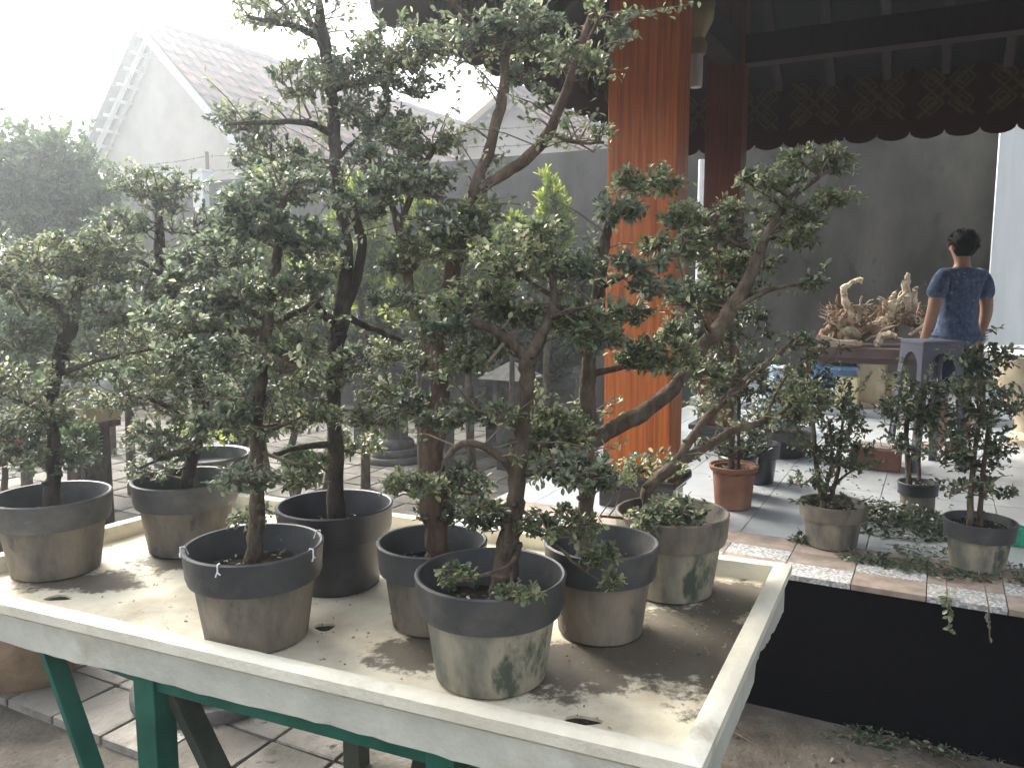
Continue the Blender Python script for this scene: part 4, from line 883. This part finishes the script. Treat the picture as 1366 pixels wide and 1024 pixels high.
# urn planter on the right
q = aty(1392, 465, 6.4)
ur = thing('urn_planter', (q.x, q.y, PZ), 'beige urn planter with pale rolled rim beside the pale wall', 'planter')
hh = q.z - PZ
MB().lathe((q.x, q.y, PZ), [(0, 0), (.2, 0), (.21, .05), (.15, .1), (.16, .2), (.27, .34), (.35, hh - .16), (.36, hh - .05), (.34, hh - .03), (.31, hh - .08), (0, hh - .1)], 40).build('bowl', M['beige'], ur, smooth=True)
MB().lathe((q.x, q.y, PZ), [(.33, hh - .06), (.385, hh - .055), (.4, hh - .03), (.385, hh), (.35, hh + .004), (.32, hh - .02), (.33, hh - .06)], 40).build('rim', M['white'], ur, smooth=True)
# dry tan plant behind the man
q = aty(1332, 420, 8.6); rng = np.random.default_rng(77); twigs = []
dp = thing('dry_bonsai', (q.x, q.y, .73), 'small bonsai with dry tan foliage behind the man, before the pale wall', 'bonsai')
b = MB(); b.lathe((q.x, q.y, .73), [(0, 0), (.14, 0), (.14, .04), (.07, .08), (.07, .5), (.16, .54), (.18, .62), (.16, .62), (0, .6)], 20).build('pot', M['stone'], dp, smooth=True)
twigs.append(([np.array((q.x, q.y, 1.3)), np.array((q.x + .03, q.y, 1.5)), np.array((q.x, q.y, q.z))], [.025, .02, .012]))
P, D, N_, S_, T = twig_cluster(rng, np.array(q), (.2, .15, .12), np.array((q.x, q.y, q.z - .08)), 300, .035, twigs)
tag(link('foliage', leaf_mesh('foliage', P - np.array(dp.location), D, N_, S_, T, M['leaf_dry']), dp), kind='stuff')
b = MB(); [b.tube(p, r_, 5, False) for p, r_ in twigs]; b.build('trunk', M['bark'], dp)
# green plastic scrap
q = atz(1352, 722, PZ); b = MB(); b.lathe((q.x, q.y, PZ), [(0, .0), (.09, .005), (.1, .04), (.06, .07), (0, .08)], 12); b.v = [v + Vector((rg.uniform(-.02, .02), rg.uniform(-.02, .02), rg.uniform(0, .02) if v.z > PZ + .006 else 0)) for v in b.v]
tag(b.build('plastic_scrap', M['greenbag'], None, (q.x, q.y, PZ)), 'crumpled bright green plastic scrap beside the large grey pot', 'plastic')

# ------------------------------------------------------------------ clippings and fallen leaves
def clippings(name, label, spots, n, lsize, seed, mat, inside=False):
    rng = np.random.default_rng(seed); P = []; 
    c0 = spots[0][0]; b = MB()
    for c, ru, rv, h, k_ in spots:
        for i in range(int(n * k_)):
            t_ = rng.uniform(0, 2 * math.pi); rr_ = math.sqrt(rng.uniform(0, 1)); 
            x = c + U * (ru * rr_ * math.cos(t_)) + V * (rv * rr_ * math.sin(t_)); P.append((x.x, x.y, c.z + .003 + h * rng.uniform(0, 1) * (1 - rr_ ** 2)))
        for i in range(int(n * k_ / 22)):
            t_ = rng.uniform(0, 2 * math.pi); rr_ = math.sqrt(rng.uniform(0, 1)); x = c + U * (ru * rr_ * math.cos(t_)) + V * (rv * rr_ * math.sin(t_)); d = Vector(rng.normal(size=3)); d.z *= .15; d = d.normalized() * rng.uniform(.03, .09)
            x.z = c.z + .004 + h * rng.uniform(0, .9) * (1 - rr_ ** 2); b.tube([x - d, x + Vector((0, 0, .005)), x + d], .0016, 4, False)
    if inside:
        q4 = inset(.06); P = [p for p in P if all((q4[(i + 1) % 4] - q4[i]).cross(Vector((p[0], p[1], 0)) - q4[i]).z > 0 for i in range(4))]
        b.v = []; b.f = []
    P = np.array(P); m_ = len(P); D = rng.normal(size=(m_, 3)); D[:, 2] *= .35; N_ = rng.normal(size=(m_, 3)) * .45; N_[:, 2] += 1
    o = link(name, leaf_mesh(name, P - np.array(c0), D, N_, lsize * rng.uniform(.5, 1.2, m_), np.clip(rng.normal(.5, .25, m_), 0, 1), mat), None, c0)
    tag(o, label, 'clippings', kind='stuff')
    if b.v: b.build('twigs', M['twig'], o, fix=False)
    return o
A = lambda x, y, z=PZ + .002: atz(x, y, z)
clippings('leaf_clippings', 'heap of dark green leaf clippings on the platform between the grey pots',
  [(A(1195, 705), .26, .2, .16, 1.0), (A(1165, 690), .15, .15, .12, .4), (A(1235, 700), .16, .16, .1, .4), (A(1075, 722), .07, .06, .06, .12)], 700, .034, 51, M['leaf_dark'])
clippings('leaf_clippings', 'thin litter of green clippings along the platform edge',
  [(A(1200, 752), .28, .09, .035, .5), (A(1160, 750), .12, .05, .03, .2), (A(1250, 765), .2, .07, .03, .3), (A(1340, 765), .2, .14, .03, .35), (A(1260, 740), .25, .12, .02, .3), (A(1050, 640), .5, .7, .002, .1), (A(1180, 650), .5, .6, .002, .12)], 480, .03, 52, M['leaf'])
clippings('leaf_clippings', 'patch of fallen green clippings on the ground below the black platform face',
  [(atz(1225, 985, .004), .28, .1, .03, 1.0), (atz(1330, 1000, .004), .2, .1, .02, .3), (atz(1150, 985, .004), .14, .05, .01, .2), (atz(1130, 1000, .004), .5, .25, .002, .12)], 420, .028, 53, M['leaf'])
clippings('leaf_bits', 'scattered dry leaf bits and crumbs of soil on the tray floor', [(atz(300, 800, TZ + .002), .6, .35, .002, .3), (atz(480, 850, TZ + .002), .5, .3, .002, .3), (atz(860, 880, TZ + .002), .35, .4, .002, .4), (atz(930, 830, TZ + .002), .2, .25, .002, .4)], 220, .012, 54, M['leaf_dry'], True)
# sprigs hanging over the edge
for i, (x, y, n) in enumerate(((1262, 783, 4), (1312, 782, 3))):
    rng = np.random.default_rng(60 + i); a = W(UV(atz(x, y, PZ))[0], PV - .03, PZ + .02); tw = MB(); pts = [a + V * .2, a + V * .05 + Vector((0, 0, .012)), a - V * .02 + Vector((.01, 0, -.03)), a - V * .03 + Vector((.02, 0, -.14))]
    sp = thing('cut_sprig', a, ['leafy cut sprig drooping over the platform edge', 'bare cut twig dangling over the black platform face'][i], 'sprig')
    tw.tube(catmull([tuple(p) for p in pts], 4), .003, 5); tw.build('stem', M['twig'], sp)
    m_ = 36 if i == 0 else 6; tt = rng.uniform(.45, 1, m_); sm = catmull([tuple(p) for p in pts], 10); P = np.array([sm[int(t_ * (len(sm) - 1))] for t_ in tt]) - np.array(a)
    tag(link('leaves', leaf_mesh('leaves', P, rng.normal(size=(m_, 3)) + np.array([0, -.3, -.5]), rng.normal(size=(m_, 3)) + np.array([0, -.5, .6]), rng.uniform(.02, .04, m_), rng.uniform(.3, .9, m_), M['leaf_bright']), sp), kind='stuff')

# ------------------------------------------------------------------ the man
def skin_mesh(verts, radii, edges, root=0, sub=2):
    me = bpy.data.meshes.new('s'); bm = bmesh.new(); ly = bm.verts.layers.skin.verify(); vs = []
    for i, (v, r_) in enumerate(zip(verts, radii)):
        q = bm.verts.new(v); q[ly].radius = r_ if hasattr(r_, '__len__') else (r_, r_); q[ly].use_root = (i == root); vs.append(q)
    for a, b in edges: bm.edges.new((vs[a], vs[b]))
    bm.to_mesh(me); bm.free(); o = bpy.data.objects.new('s', me); col.objects.link(o)
    m1 = o.modifiers.new('k', 'SKIN'); m1.use_smooth_shade = True; m1.branch_smoothing = .6
    m2 = o.modifiers.new('s', 'SUBSURF'); m2.levels = sub; m2.render_levels = sub
    d = bpy.context.evaluated_depsgraph_get(); out = bpy.data.meshes.new_from_object(o.evaluated_get(d)); bpy.data.objects.remove(o)
    return [v.co.copy() for v in out.vertices], [tuple(p.vertices) for p in out.polygons]
YM = 6.0; mp_ = aty(1281, 378, YM); MX, MY = mp_.x, mp_.y
ma = .25; mrot = Matrix.Rotation(ma, 3, 'Z'); morg = Vector((MX, MY, PZ))
def mw(vs): return [morg + mrot @ Vector(v) for v in vs]
man = thing('person', morg, 'man seen from behind in blue t-shirt standing by the driftwood bench', 'person')
bv = [(0, 0, .9), (0, 0, 1.0), (0, .0, 1.16), (0, -.01, 1.31), (0, -.01, 1.4), (0, .0, 1.465)]
br = [(.15, .105), (.14, .1), (.155, .11), (.15, .105), (.06, .06), (.052, .054)]
be = [(0, 1), (1, 2), (2, 3), (3, 4), (4, 5)]
def addc(pts, rads, frm):
    global bv, br, be
    p = frm
    for q, r_ in zip(pts, rads): bv.append(q); br.append(r_); be.append((p, len(bv) - 1)); p = len(bv) - 1
    return p
addc([(0, .02, 1.53), (0, .015, 1.59)], [(.072, .082), (.07, .085)], 5)
arm = {}
for s_ in (-1, 1):
    addc([(s_ * .15, -.01, 1.35), (s_ * .2, -.015, 1.29), (s_ * .235, -.02, 1.1), (s_ * .24, -.01, 1.04), (s_ * .25, .045, .86), (s_ * .252, .06, .8)], [.062, .056, .046, .043, (.031, .026), (.034, .02)], 3)
    addc([(s_ * .09, 0, .82), (s_ * .1, .01, .62), (s_ * .105, .015, .46), (s_ * .105, -.01, .3), (s_ * .105, -.025, .09), (s_ * .11, .05, .05), (s_ * .115, .15, .035)], [.092, .078, .06, .055, .04, (.042, .04), (.04, .028)], 0)
vs, fs = skin_mesh(bv, br, be)
b = MB(); b.add(mw(vs), fs)
for s_ in (-1, 1):   # fingers, thumb, ears
    for k_, (dx, l) in enumerate(((-.024, .068), (-.008, .078), (.008, .072), (.024, .055))):
        p0 = Vector((s_ * .252 + .004 * s_, .062 + dx, .785)); b.tube(mw([p0, p0 + Vector((-s_ * .004, .004, -.03)), p0 + Vector((-s_ * .014, .008, -.03 - l * .35)), p0 + Vector((-s_ * .028, .01, -.03 - l * .65))]), [.0095, .009, .0082, .006], 7)
    p0 = Vector((s_ * .245, .085, .81)); b.tube(mw([p0, p0 + Vector((-s_ * .01, .022, -.025)), p0 + Vector((-s_ * .018, .026, -.052))]), [.011, .0095, .007], 7)
    b.tube(mw([(s_ * .078, .0, 1.555), (s_ * .092, -.008, 1.55), (s_ * .09, -.01, 1.535), (s_ * .078, -.002, 1.52)]), [.012, .016, .014, .008], 7)
b.tube(mw([(0, .098, 1.57), (0, .118, 1.535), (0, .1, 1.525)]), [.009, .015, .01], 6)
body = b.build('body', M['skin'], man, smooth=True)
for s_ in (-1, 1): MB().lathe(mw([(s_ * .032, .096, 1.565)])[0], [(0, -.008), (.008, -.005), (.009, 0), (.008, .005), (0, .008)], 8).build('eye', M['black'], man)
MB().tube(mw([(-.022, .098, 1.497), (0, .104, 1.495), (.022, .098, 1.497)]), .005, 6).build('mouth', M['brick'], man)
# shirt
sv = [(0, 0, .8), (0, 0, .9), (0, 0, 1.0), (0, .0, 1.16), (0, -.01, 1.31), (0, -.01, 1.395)]; sr = [(.172, .125), (.17, .122), (.162, .118), (.176, .13), (.17, .122), (.075, .075)]; se = [(0, 1), (1, 2), (2, 3), (3, 4), (4, 5)]
for s_ in (-1, 1):
    n0 = len(sv); sv += [(s_ * .155, -.01, 1.352), (s_ * .208, -.015, 1.27), (s_ * .228, -.018, 1.15)]; sr += [.075, .073, .072]; se += [(4, n0), (n0, n0 + 1), (n0 + 1, n0 + 2)]
vs, fs = skin_mesh(sv, sr, se, 2, 2)
rg2 = np.random.default_rng(9); vs = [Vector(v) + Vector((0, 1, 0)) * .012 * mnoise.noise(Vector(v) * 9) + Vector((1, 0, 0)) * .008 * mnoise.noise(Vector(v) * 12 + Vector((5, 5, 5))) for v in vs]
MB().add(mw(vs), fs).build('shirt', M['shirt'], man, smooth=True)
tv = [(0, 0, .93), (0, 0, .86)]; tr_ = [(.158, .115), (.16, .12)]; te = [(0, 1)]
for s_ in (-1, 1):
    n0 = len(tv); tv += [(s_ * .095, 0, .78), (s_ * .105, .01, .6), (s_ * .11, .015, .42)]; tr_ += [.108, .1, .092]; te += [(1, n0), (n0, n0 + 1), (n0 + 1, n0 + 2)]
vs, fs = skin_mesh(tv, tr_, te, 1, 2); MB().add(mw(vs), fs).build('shorts', M['shorts'], man, smooth=True)
# hair: cap over crown and nape with a rough short surface
b = MB(); N = 28; vs = []; fs = []
for i in range(15):
    ph = math.pi * i / 14 * .82
    for k_ in range(N):
        th = 2 * math.pi * k_ / N; d = Vector((math.sin(ph) * math.cos(th), math.sin(ph) * math.sin(th), math.cos(ph)))
        rr_ = 1 + .06 * mnoise.noise(d * 9) + .04 * mnoise.noise(d * 22)
        z_ = 1.565 + d.z * .108 * rr_
        if d.y > .15: z_ = max(z_, 1.585 + .02 * abs(d.x))
        z_ = max(z_, 1.475 + .012 * mnoise.noise(d * 15)); vs.append((d.x * .094 * rr_, -.004 + d.y * .108 * rr_, z_))
fs = [(i * N + k_, i * N + (k_ + 1) % N, (i + 1) * N + (k_ + 1) % N, (i + 1) * N + k_) for i in range(14) for k_ in range(N)]
b.add(mw(vs), fs)
for i in range(260):
    d = Vector(rg2.normal(size=3)).normalized()
    if d.z < -.25 or (d.y > .3 and d.z < .3): continue
    p = Vector((d.x * .092, -.004 + d.y * .106, 1.565 + d.z * .106)); t_ = (d + Vector(rg2.normal(size=3)) * .6).normalized()
    b.tube(mw([p, p + t_ * .012, p + t_ * .02 + Vector((0, 0, -.003))]), [.006, .004, .001], 4)
b.build('hair', M['hair'], man, smooth=True)

# ------------------------------------------------------------------ the garden behind the table
def pedestal(loc, R_, H, label, steps=3, group=None, name='stone_pedestal', fl=True):
    t = thing(name, loc, label, 'pedestal', group); c = Vector(loc); prof = [(0, 0)]; z = 0
    for i in range(steps):
        r_ = R_ * (1 - .2 * i); h_ = .075
        prof += [(r_ * .97, z), (r_, z + .015), (r_, z + h_ - .02), (r_ * .96, z + h_)]; z += h_
    prof += [(R_ * .5, z + .02), (R_ * .44, z + .03), (0, z + .03)]
    MB().lathe(c, prof, 40).build('stepped_base', M['stone'], t, smooth=True)
    b = MB(); N = 48; vs = []; hs_ = [z + .02, H - .1]
    for zz in hs_:
        for k_ in range(N):
            a_ = 2 * math.pi * k_ / N; q = R_ * .42 * (1 - (.06 if (k_ % 4) in (0,) else 0)); vs.append(c + Vector((q * math.cos(a_), q * math.sin(a_), zz)))
    b.add(vs, [(k_, (k_ + 1) % N, N + (k_ + 1) % N, N + k_) for k_ in range(N)]); b.build('fluted_shaft', M['stone'], t)
    MB().lathe(c, [(0, H - .105), (R_ * .5, H - .1), (R_ * .62, H - .06), (R_ * .62, H - .01), (R_ * .58, H), (0, H)], 32).build('capital', M['stone'], t, smooth=True)
    return t
GP = W(*UV(atz(300, 955, .1)), 0)
bx_ = aty(270, 606, 3.62)
pedestal((bx_.x, bx_.y, .02), .36, bx_.z - .2, 'round stepped stone pedestal under the tray table carrying the grey bowl')
t = thing('bowl_planter', (bx_.x, bx_.y, bx_.z - .185), 'wide shallow blue-grey bowl planter on a pedestal behind the table', 'planter')
MB().lathe(Vector(t.location), [(0, 0), (.12, 0), (.15, .02), (.2, .11), (.205, .175), (.215, .18), (.21, .19), (.195, .185), (.185, .13), (0, .12)], 44).build('bowl', M['potrim'], t, smooth=True)
rng = np.random.default_rng(91); twigs = []
P, D, N_, S_, T = twig_cluster(rng, np.array(t.location) + np.array([0, 0, .27]), (.17, .17, .1), np.array(t.location) + np.array([0, 0, .12]), 260, .03, twigs)
tag(link('foliage', leaf_mesh('foliage', P - np.array(t.location), D, N_, S_, T, M['leaf_thuja']), t), kind='stuff')
q = atz(521, 622, .02); pc2 = Vector((q.x, q.y + .3, .02)); pedestal(pc2, .36, 1.0, 'stone pedestal with fluted shaft on the paving, farther from the table'); 
q = atz(742, 600, .02); pedestal(Vector((q.x, q.y + .3, .02)), .34, .95, 'stone pedestal standing nearest the foot of the orange pillar')
def traypot(loc, ru, rv, h, label, mat, bush=None, seed=0, lm=None, n=600, name='tray_pot', lsize=.05):
    t = thing(name, loc, label, 'bonsai'); c = Vector(loc)
    b = MB(); b.add([c + U * (sx_ * ru * k_) + V * (sy_ * rv * k_) + Vector((0, 0, z)) for k_, z in ((.8, 0), (1, h), (.9, h), (.88, h - .03)) for sx_, sy_ in ((-1, -1), (1, -1), (1, 1), (-1, 1))],
      [(3, 2, 1, 0)] + [(r_ * 4 + k_, r_ * 4 + (k_ + 1) % 4, r_ * 4 + 4 + (k_ + 1) % 4, r_ * 4 + 4 + k_) for r_ in range(3) for k_ in range(4)] + [(12, 13, 14, 15)])
    b.build('pot', mat, t)
    if bush:
        rng = np.random.default_rng(seed); twigs = []; cc = np.array(c) + np.array([0, 0, h + bush[1] + .1])
        tr = [np.array(c) + np.array([0, 0, h - .04]), np.array(c) + np.array([.05, 0, h + bush[1] * .4]), cc - np.array([0, 0, bush[1] * .3])]
        b = MB().tube(catmull([tuple(x) for x in tr], 5), [.045 - .002 * i for i in range(11)], 8).build('trunk', M['bark'], t, smooth=True)
        P, D, N_, S_, T = twig_cluster(rng, cc, (bush[0], bush[0] * .8, bush[1]), tr[-1], n, lsize, twigs, sub=14)
        tag(link('foliage', leaf_mesh('foliage', P - np.array(c), D, N_, S_, T, lm or M['leaf']), t), kind='stuff')
        b = MB(); [b.tube(p, r_, 4, False) for p, r_ in twigs]; tag(b.build('twigs', M['twig'], t, fix=False), kind='stuff')
    return t
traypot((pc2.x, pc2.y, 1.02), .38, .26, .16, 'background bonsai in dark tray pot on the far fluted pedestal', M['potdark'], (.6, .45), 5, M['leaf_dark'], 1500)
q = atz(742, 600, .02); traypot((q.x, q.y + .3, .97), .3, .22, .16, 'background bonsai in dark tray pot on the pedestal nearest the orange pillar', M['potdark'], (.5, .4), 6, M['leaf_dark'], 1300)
# square concrete post beside the reddish trunk
q = atz(590, 642, .02)
t = thing('concrete_post', (q.x, q.y, 0), 'grey square concrete post on the paving behind the tallest bonsai', 'post')
MB().box((q.x, q.y + .1, .45), (.085, .085, .45), AX, .01).build('shaft', M['stone'], t); MB().box((q.x, q.y + .1, .92), (.1, .1, .025), AX, .01).build('cap', M['stone'], t)
# long dark stone shelf
a = aty(470, 505, 9.6); b_ = aty(770, 500, 9.2)
t = thing('stone_shelf', ((a.x + b_.x) / 2, 9.4, 0), 'long dark stone shelf in front of the grey wall, low in the garden', 'shelf')
MB().bar((a.x, a.y, .82), (b_.x, b_.y, .82), .5, .12, bev=.01).build('shelf_top', M['stone'], t)
for f in (.06, .36, .65, .94):
    p = a.lerp(b_, f); MB().box((p.x, p.y, .38), (.12, .18, .38), None, .01).build('support', M['stone'], t)
for i, (f, w) in enumerate(((.15, .24), (.45, .2), (.78, .26))):
    p = a.lerp(b_, f); traypot((p.x, p.y, .88), w, .18, .15, ['squat bonsai on the stone shelf, at its end away from the pavilion', 'small dark-leaved bonsai in the middle of the stone shelf', 'broad bonsai on the stone shelf, at its end near the pavilion'][i], M['potdark'], (w * 1.6, .3), 20 + i, M['leaf_dark'] if i != 1 else M['leaf'], 900)
# stone lantern
q = aty(683, 540, 8.2)
t = thing('stone_lantern', (q.x, q.y, 0), 'small square stone lantern standing among the garden plants', 'lantern')
zl2 = aty(683, 545, 8.2).z
MB().box((q.x, q.y, zl2 / 2), (.12, .12, zl2 / 2), AX, .01).build('post', M['stone'], t)
MB().box((q.x, q.y, zl2 + .03), (.2, .2, .03), AX, .008).build('shelf', M['stone'], t)
for sx_ in (-1, 1):
    for sy_ in (-1, 1): MB().box(V3(q, zl2 + .19) + U * (.12 * sx_) + V * (.12 * sy_), (.025, .025, .13), AX).build('corner', M['stone'], t)
MB().add([V3(q, zl2 + .32) + U * (.26 * a_) + V * (.26 * b2) for a_, b2 in ((-1, -1), (1, -1), (1, 1), (-1, 1))] + [V3(q, zl2 + .5)], [(3, 2, 1, 0), (0, 1, 4), (1, 2, 4), (2, 3, 4), (3, 0, 4)]).build('cap', M['stone'], t)
# ochre tray with white rocks on a dark post
q = aty(115, 560, 4.6)
t = thing('dark_post', (q.x, q.y, 0), 'dark square wooden post holding the ochre rock tray', 'post')
MB().box((q.x, q.y, (q.z - .0) / 2), (.085, .085, q.z / 2), AX, .008).build('shaft', M['bark_dark'], t); MB().box((q.x, q.y, q.z - .02), (.14, .12, .018), AX, .004).build('top_plate', M['bark_dark'], t)
rt = traypot((q.x, q.y, q.z), .17, .13, .09, 'ochre tray planting with white rocks on top of a dark post', M['tanpot'], None, name='rock_tray')
rg3 = np.random.default_rng(13)
for i in range(6):
    s_ = rg3.uniform(.05, .11); b = MB(); bm = bmesh.new(); bmesh.ops.create_icosphere(bm, subdivisions=2, radius=1); bm.verts.index_update()
    p = Vector((q.x + rg3.uniform(-.1, .1), q.y + rg3.uniform(-.06, .06), q.z + .08 + s_ * .7 + (i % 3) * .05))
    b.add([p + Vector((v.co.x * s_ * .8, v.co.y * s_ * .7, v.co.z * s_ * 1.2)) * (1 + .35 * mnoise.noise(v.co * 2 + Vector((i * 5, 0, 0)))) for v in bm.verts], [[v.index for v in f.verts] for f in bm.faces]); bm.free(); b.build('rock', M['rock_white'], rt)
# earthen jar under the left end of the table
q = atz(22, 925, 0); jc = Vector((q.x, q.y + .12, 0))
t = thing('earthen_jar', jc, 'rounded brown earthen jar on the paving beside the green brace', 'jar')
MB().lathe(jc, [(0, 0), (.16, 0), (.2, .05), (.27, .2), (.28, .32), (.23, .45), (.17, .5), (.18, .54), (.15, .54), (.14, .48), (0, .45)], 40, .02).build('body', M['jar'], t, smooth=True)

# shrubs and trees
DENS = 1.8
def shrub(name, label, px, py, rx, ry, Y, n, lsize, mat, seed, cat='shrub', group=None, conic=False, width=.5, sub=None, deep=.8, upb=.5):
    n = n * DENS
    rng = np.random.default_rng(seed); c = aty(px, py, Y); s_ = Y / FPX; rad = np.array([rx * s_, rx * s_ * deep, ry * s_]); tw = []
    gz = 0.0; t = thing(name, (c.x, c.y, gz), label, cat, group); base = np.array(t.location)
    low = c.z - rad[2] * .75
    trunk = [Vector((c.x, c.y, gz - .05)), Vector((c.x + rng.normal() * .06, c.y, (gz + low) / 2)), Vector((c.x, c.y, max(low, .15))), Vector((c.x, c.y, c.z + rad[2] * .4))]
    r0 = .03 + .035 * rad[0]
    MB().tube(catmull([tuple(x) for x in trunk], 4), [r0 * (1 - .06 * i) for i in range(13)], 8).build('trunk', M['bark'], t, smooth=True)
    # lobes
    k_ = max(6, int(n / 300)); Ps = []
    for i in range(k_):
        q = rng.normal(size=3); q /= np.linalg.norm(q); q *= rng.uniform(.3, .8); 
        if conic: q[:2] *= (1 - (q[2] + .8) / 1.9)
        cc = np.array(c) + q * rad; rr = rad * rng.uniform(.36, .62)
        if conic: rr = rr * np.array([.7, .7, 1.2])
        at = np.array([c.x, c.y, min(max(cc[2] - rr[2], max(low, .15)), c.z + rad[2] * .4)])
        Ps.append(twig_cluster(rng, cc, rr, at, n / k_, lsize, tw, upb, 0, per=10))
    P, D, N_, S_, T = [np.concatenate(z) for z in zip(*Ps)]
    if conic: D[:, 2] += 1.4
    me = leaf_mesh('crown', P - base, D, N_, S_, T, mat, width=width); tag(link('crown', me, t), kind='stuff')
    b = MB(); [b.tube(p, r_, 4, False) for p, r_ in tw]; tag(b.build('twigs', M['bark'], t, fix=False), kind='stuff')
    return t
shrub('leafy_tree', 'large pale hazy tree in front of the steep gabled house', 35, 250, 105, 95, 8.6, 9000, .075, M['leaf_far'], 101, 'tree')
shrub('leafy_tree', 'small round-topped tree against the wall, between big tree and white pier', 130, 290, 60, 55, 8.9, 3500, .07, M['leaf_far'], 102, 'tree')
GS = 'yellow-green conifers along the wall'
CL = ['feathery yellow-green conifer rising behind the fork of the tall black-potted bonsai', 'yellow-green conifer behind the reddish trunk, beyond the far fluted pedestal', 'pale yellow-green conifer before the wall below the long tiled roof',
      'low yellow-green conifer behind the black pot, lowest of the conifers', 'yellow-green conifer just behind the stone lantern']
for i, (px, py, rx, ry, Y) in enumerate(((480, 330, 80, 95, 7.4), (560, 350, 66, 90, 7.8), (345, 325, 70, 80, 8.0), (425, 410, 70, 80, 7.0), (630, 350, 60, 85, 8.0))):
    shrub('golden_conifer', CL[i], px, py, rx, ry, Y, 4200, .085, M['leaf_thuja'], 110 + i, 'conifer', GS, True, .3)
shrub('golden_conifer', 'pointed yellow-green conifer standing before the dark wall, nearest the orange pillar', 735, 300, 42, 62, 7.6, 2600, .07, M['leaf_thuja'], 120, 'conifer', None, True, .28)
shrub('golden_conifer', 'small pointed conifer before the dark wall, next to the reddish trunk', 685, 330, 28, 60, 7.8, 1500, .07, M['leaf_thuja'], 121, 'conifer', None, True, .28)
GH = 'dark shrubs in the garden behind the table'
SLb = ['broad green shrub behind the bonsai by the oval drain hole', 'broad green shrub behind the white rocks and ochre tray', 'green shrub behind the bonsai whose pot is tied with strings', 'dark shrub behind the black pot bonsai, beyond the grey bowl',
       'dark shrub between the far fluted pedestal and the wall', 'dark shrub at the wall behind the stone shelf', 'tall dark shrub at the wall behind the stone lantern', 'narrow dark shrub close beside the orange pillar',
       'low shrub around the dark post', 'low shrub just behind the grey bowl']
for i, (px, py, rx, ry, Y, mt) in enumerate(((20, 455, 115, 115, 6.6, 'leaf_far'), (165, 440, 100, 115, 7.2, 'leaf'), (290, 450, 95, 115, 6.8, 'leaf_far'), (395, 480, 80, 95, 6.6, 'leaf'), (510, 450, 75, 75, 9.0, 'leaf_dark'), (625, 440, 80, 70, 9.2, 'leaf'), (715, 430, 70, 85, 9.0, 'leaf_dark'), (780, 410, 45, 100, 7.2, 'leaf_dark'), (120, 530, 60, 60, 5.6, 'leaf_far'), (325, 540, 60, 60, 5.4, 'leaf'))):
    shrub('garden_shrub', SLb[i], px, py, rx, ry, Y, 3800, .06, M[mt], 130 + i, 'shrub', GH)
shrub('grassy_shrub', 'bright green feathery shrub in front of the dark post', 100, 590, 34, 32, 4.3, 1400, .035, M['leaf_far'], 150, 'shrub', None, False, .25)
shrub('grassy_shrub', 'bright green low shrub behind the black pot', 400, 620, 32, 34, 4.6, 1200, .04, M['leaf_far'], 151, 'shrub', None, False, .25)
shrub('red_shrub', 'small red-leaved shrub beyond the table, near the dark post', 5, 610, 26, 34, 4.6, 700, .04, leafmat('leaf_red', (.08, .015, .015), (.2, .04, .035), (.3, .09, .06)), 152)

# ------------------------------------------------------------------ haze
hz = MB().box((-5, 22, 8), (40, 30, 9.2)).build('haze', M['white']); hz.data.materials.clear()  # volume added so its scattering veils the view like sun glare
hm = bpy.data.materials.new('haze'); hm.use_nodes = True; ht = hm.node_tree; ht.nodes.clear()
ho = ht.nodes.new('ShaderNodeOutputMaterial'); hv = ht.nodes.new('ShaderNodeVolumePrincipled')
hv.inputs['Color'].default_value = (.87, .94, 1, 1); hv.inputs['Density'].default_value = HAZE; hv.inputs['Anisotropy'].default_value = .8
ht.links.new(hv.outputs[0], ho.inputs['Volume']); hz.data.materials.append(hm); tag(hz, 'pale bright haze added to the garden air to give the sun glare', 'haze', kind='stuff')
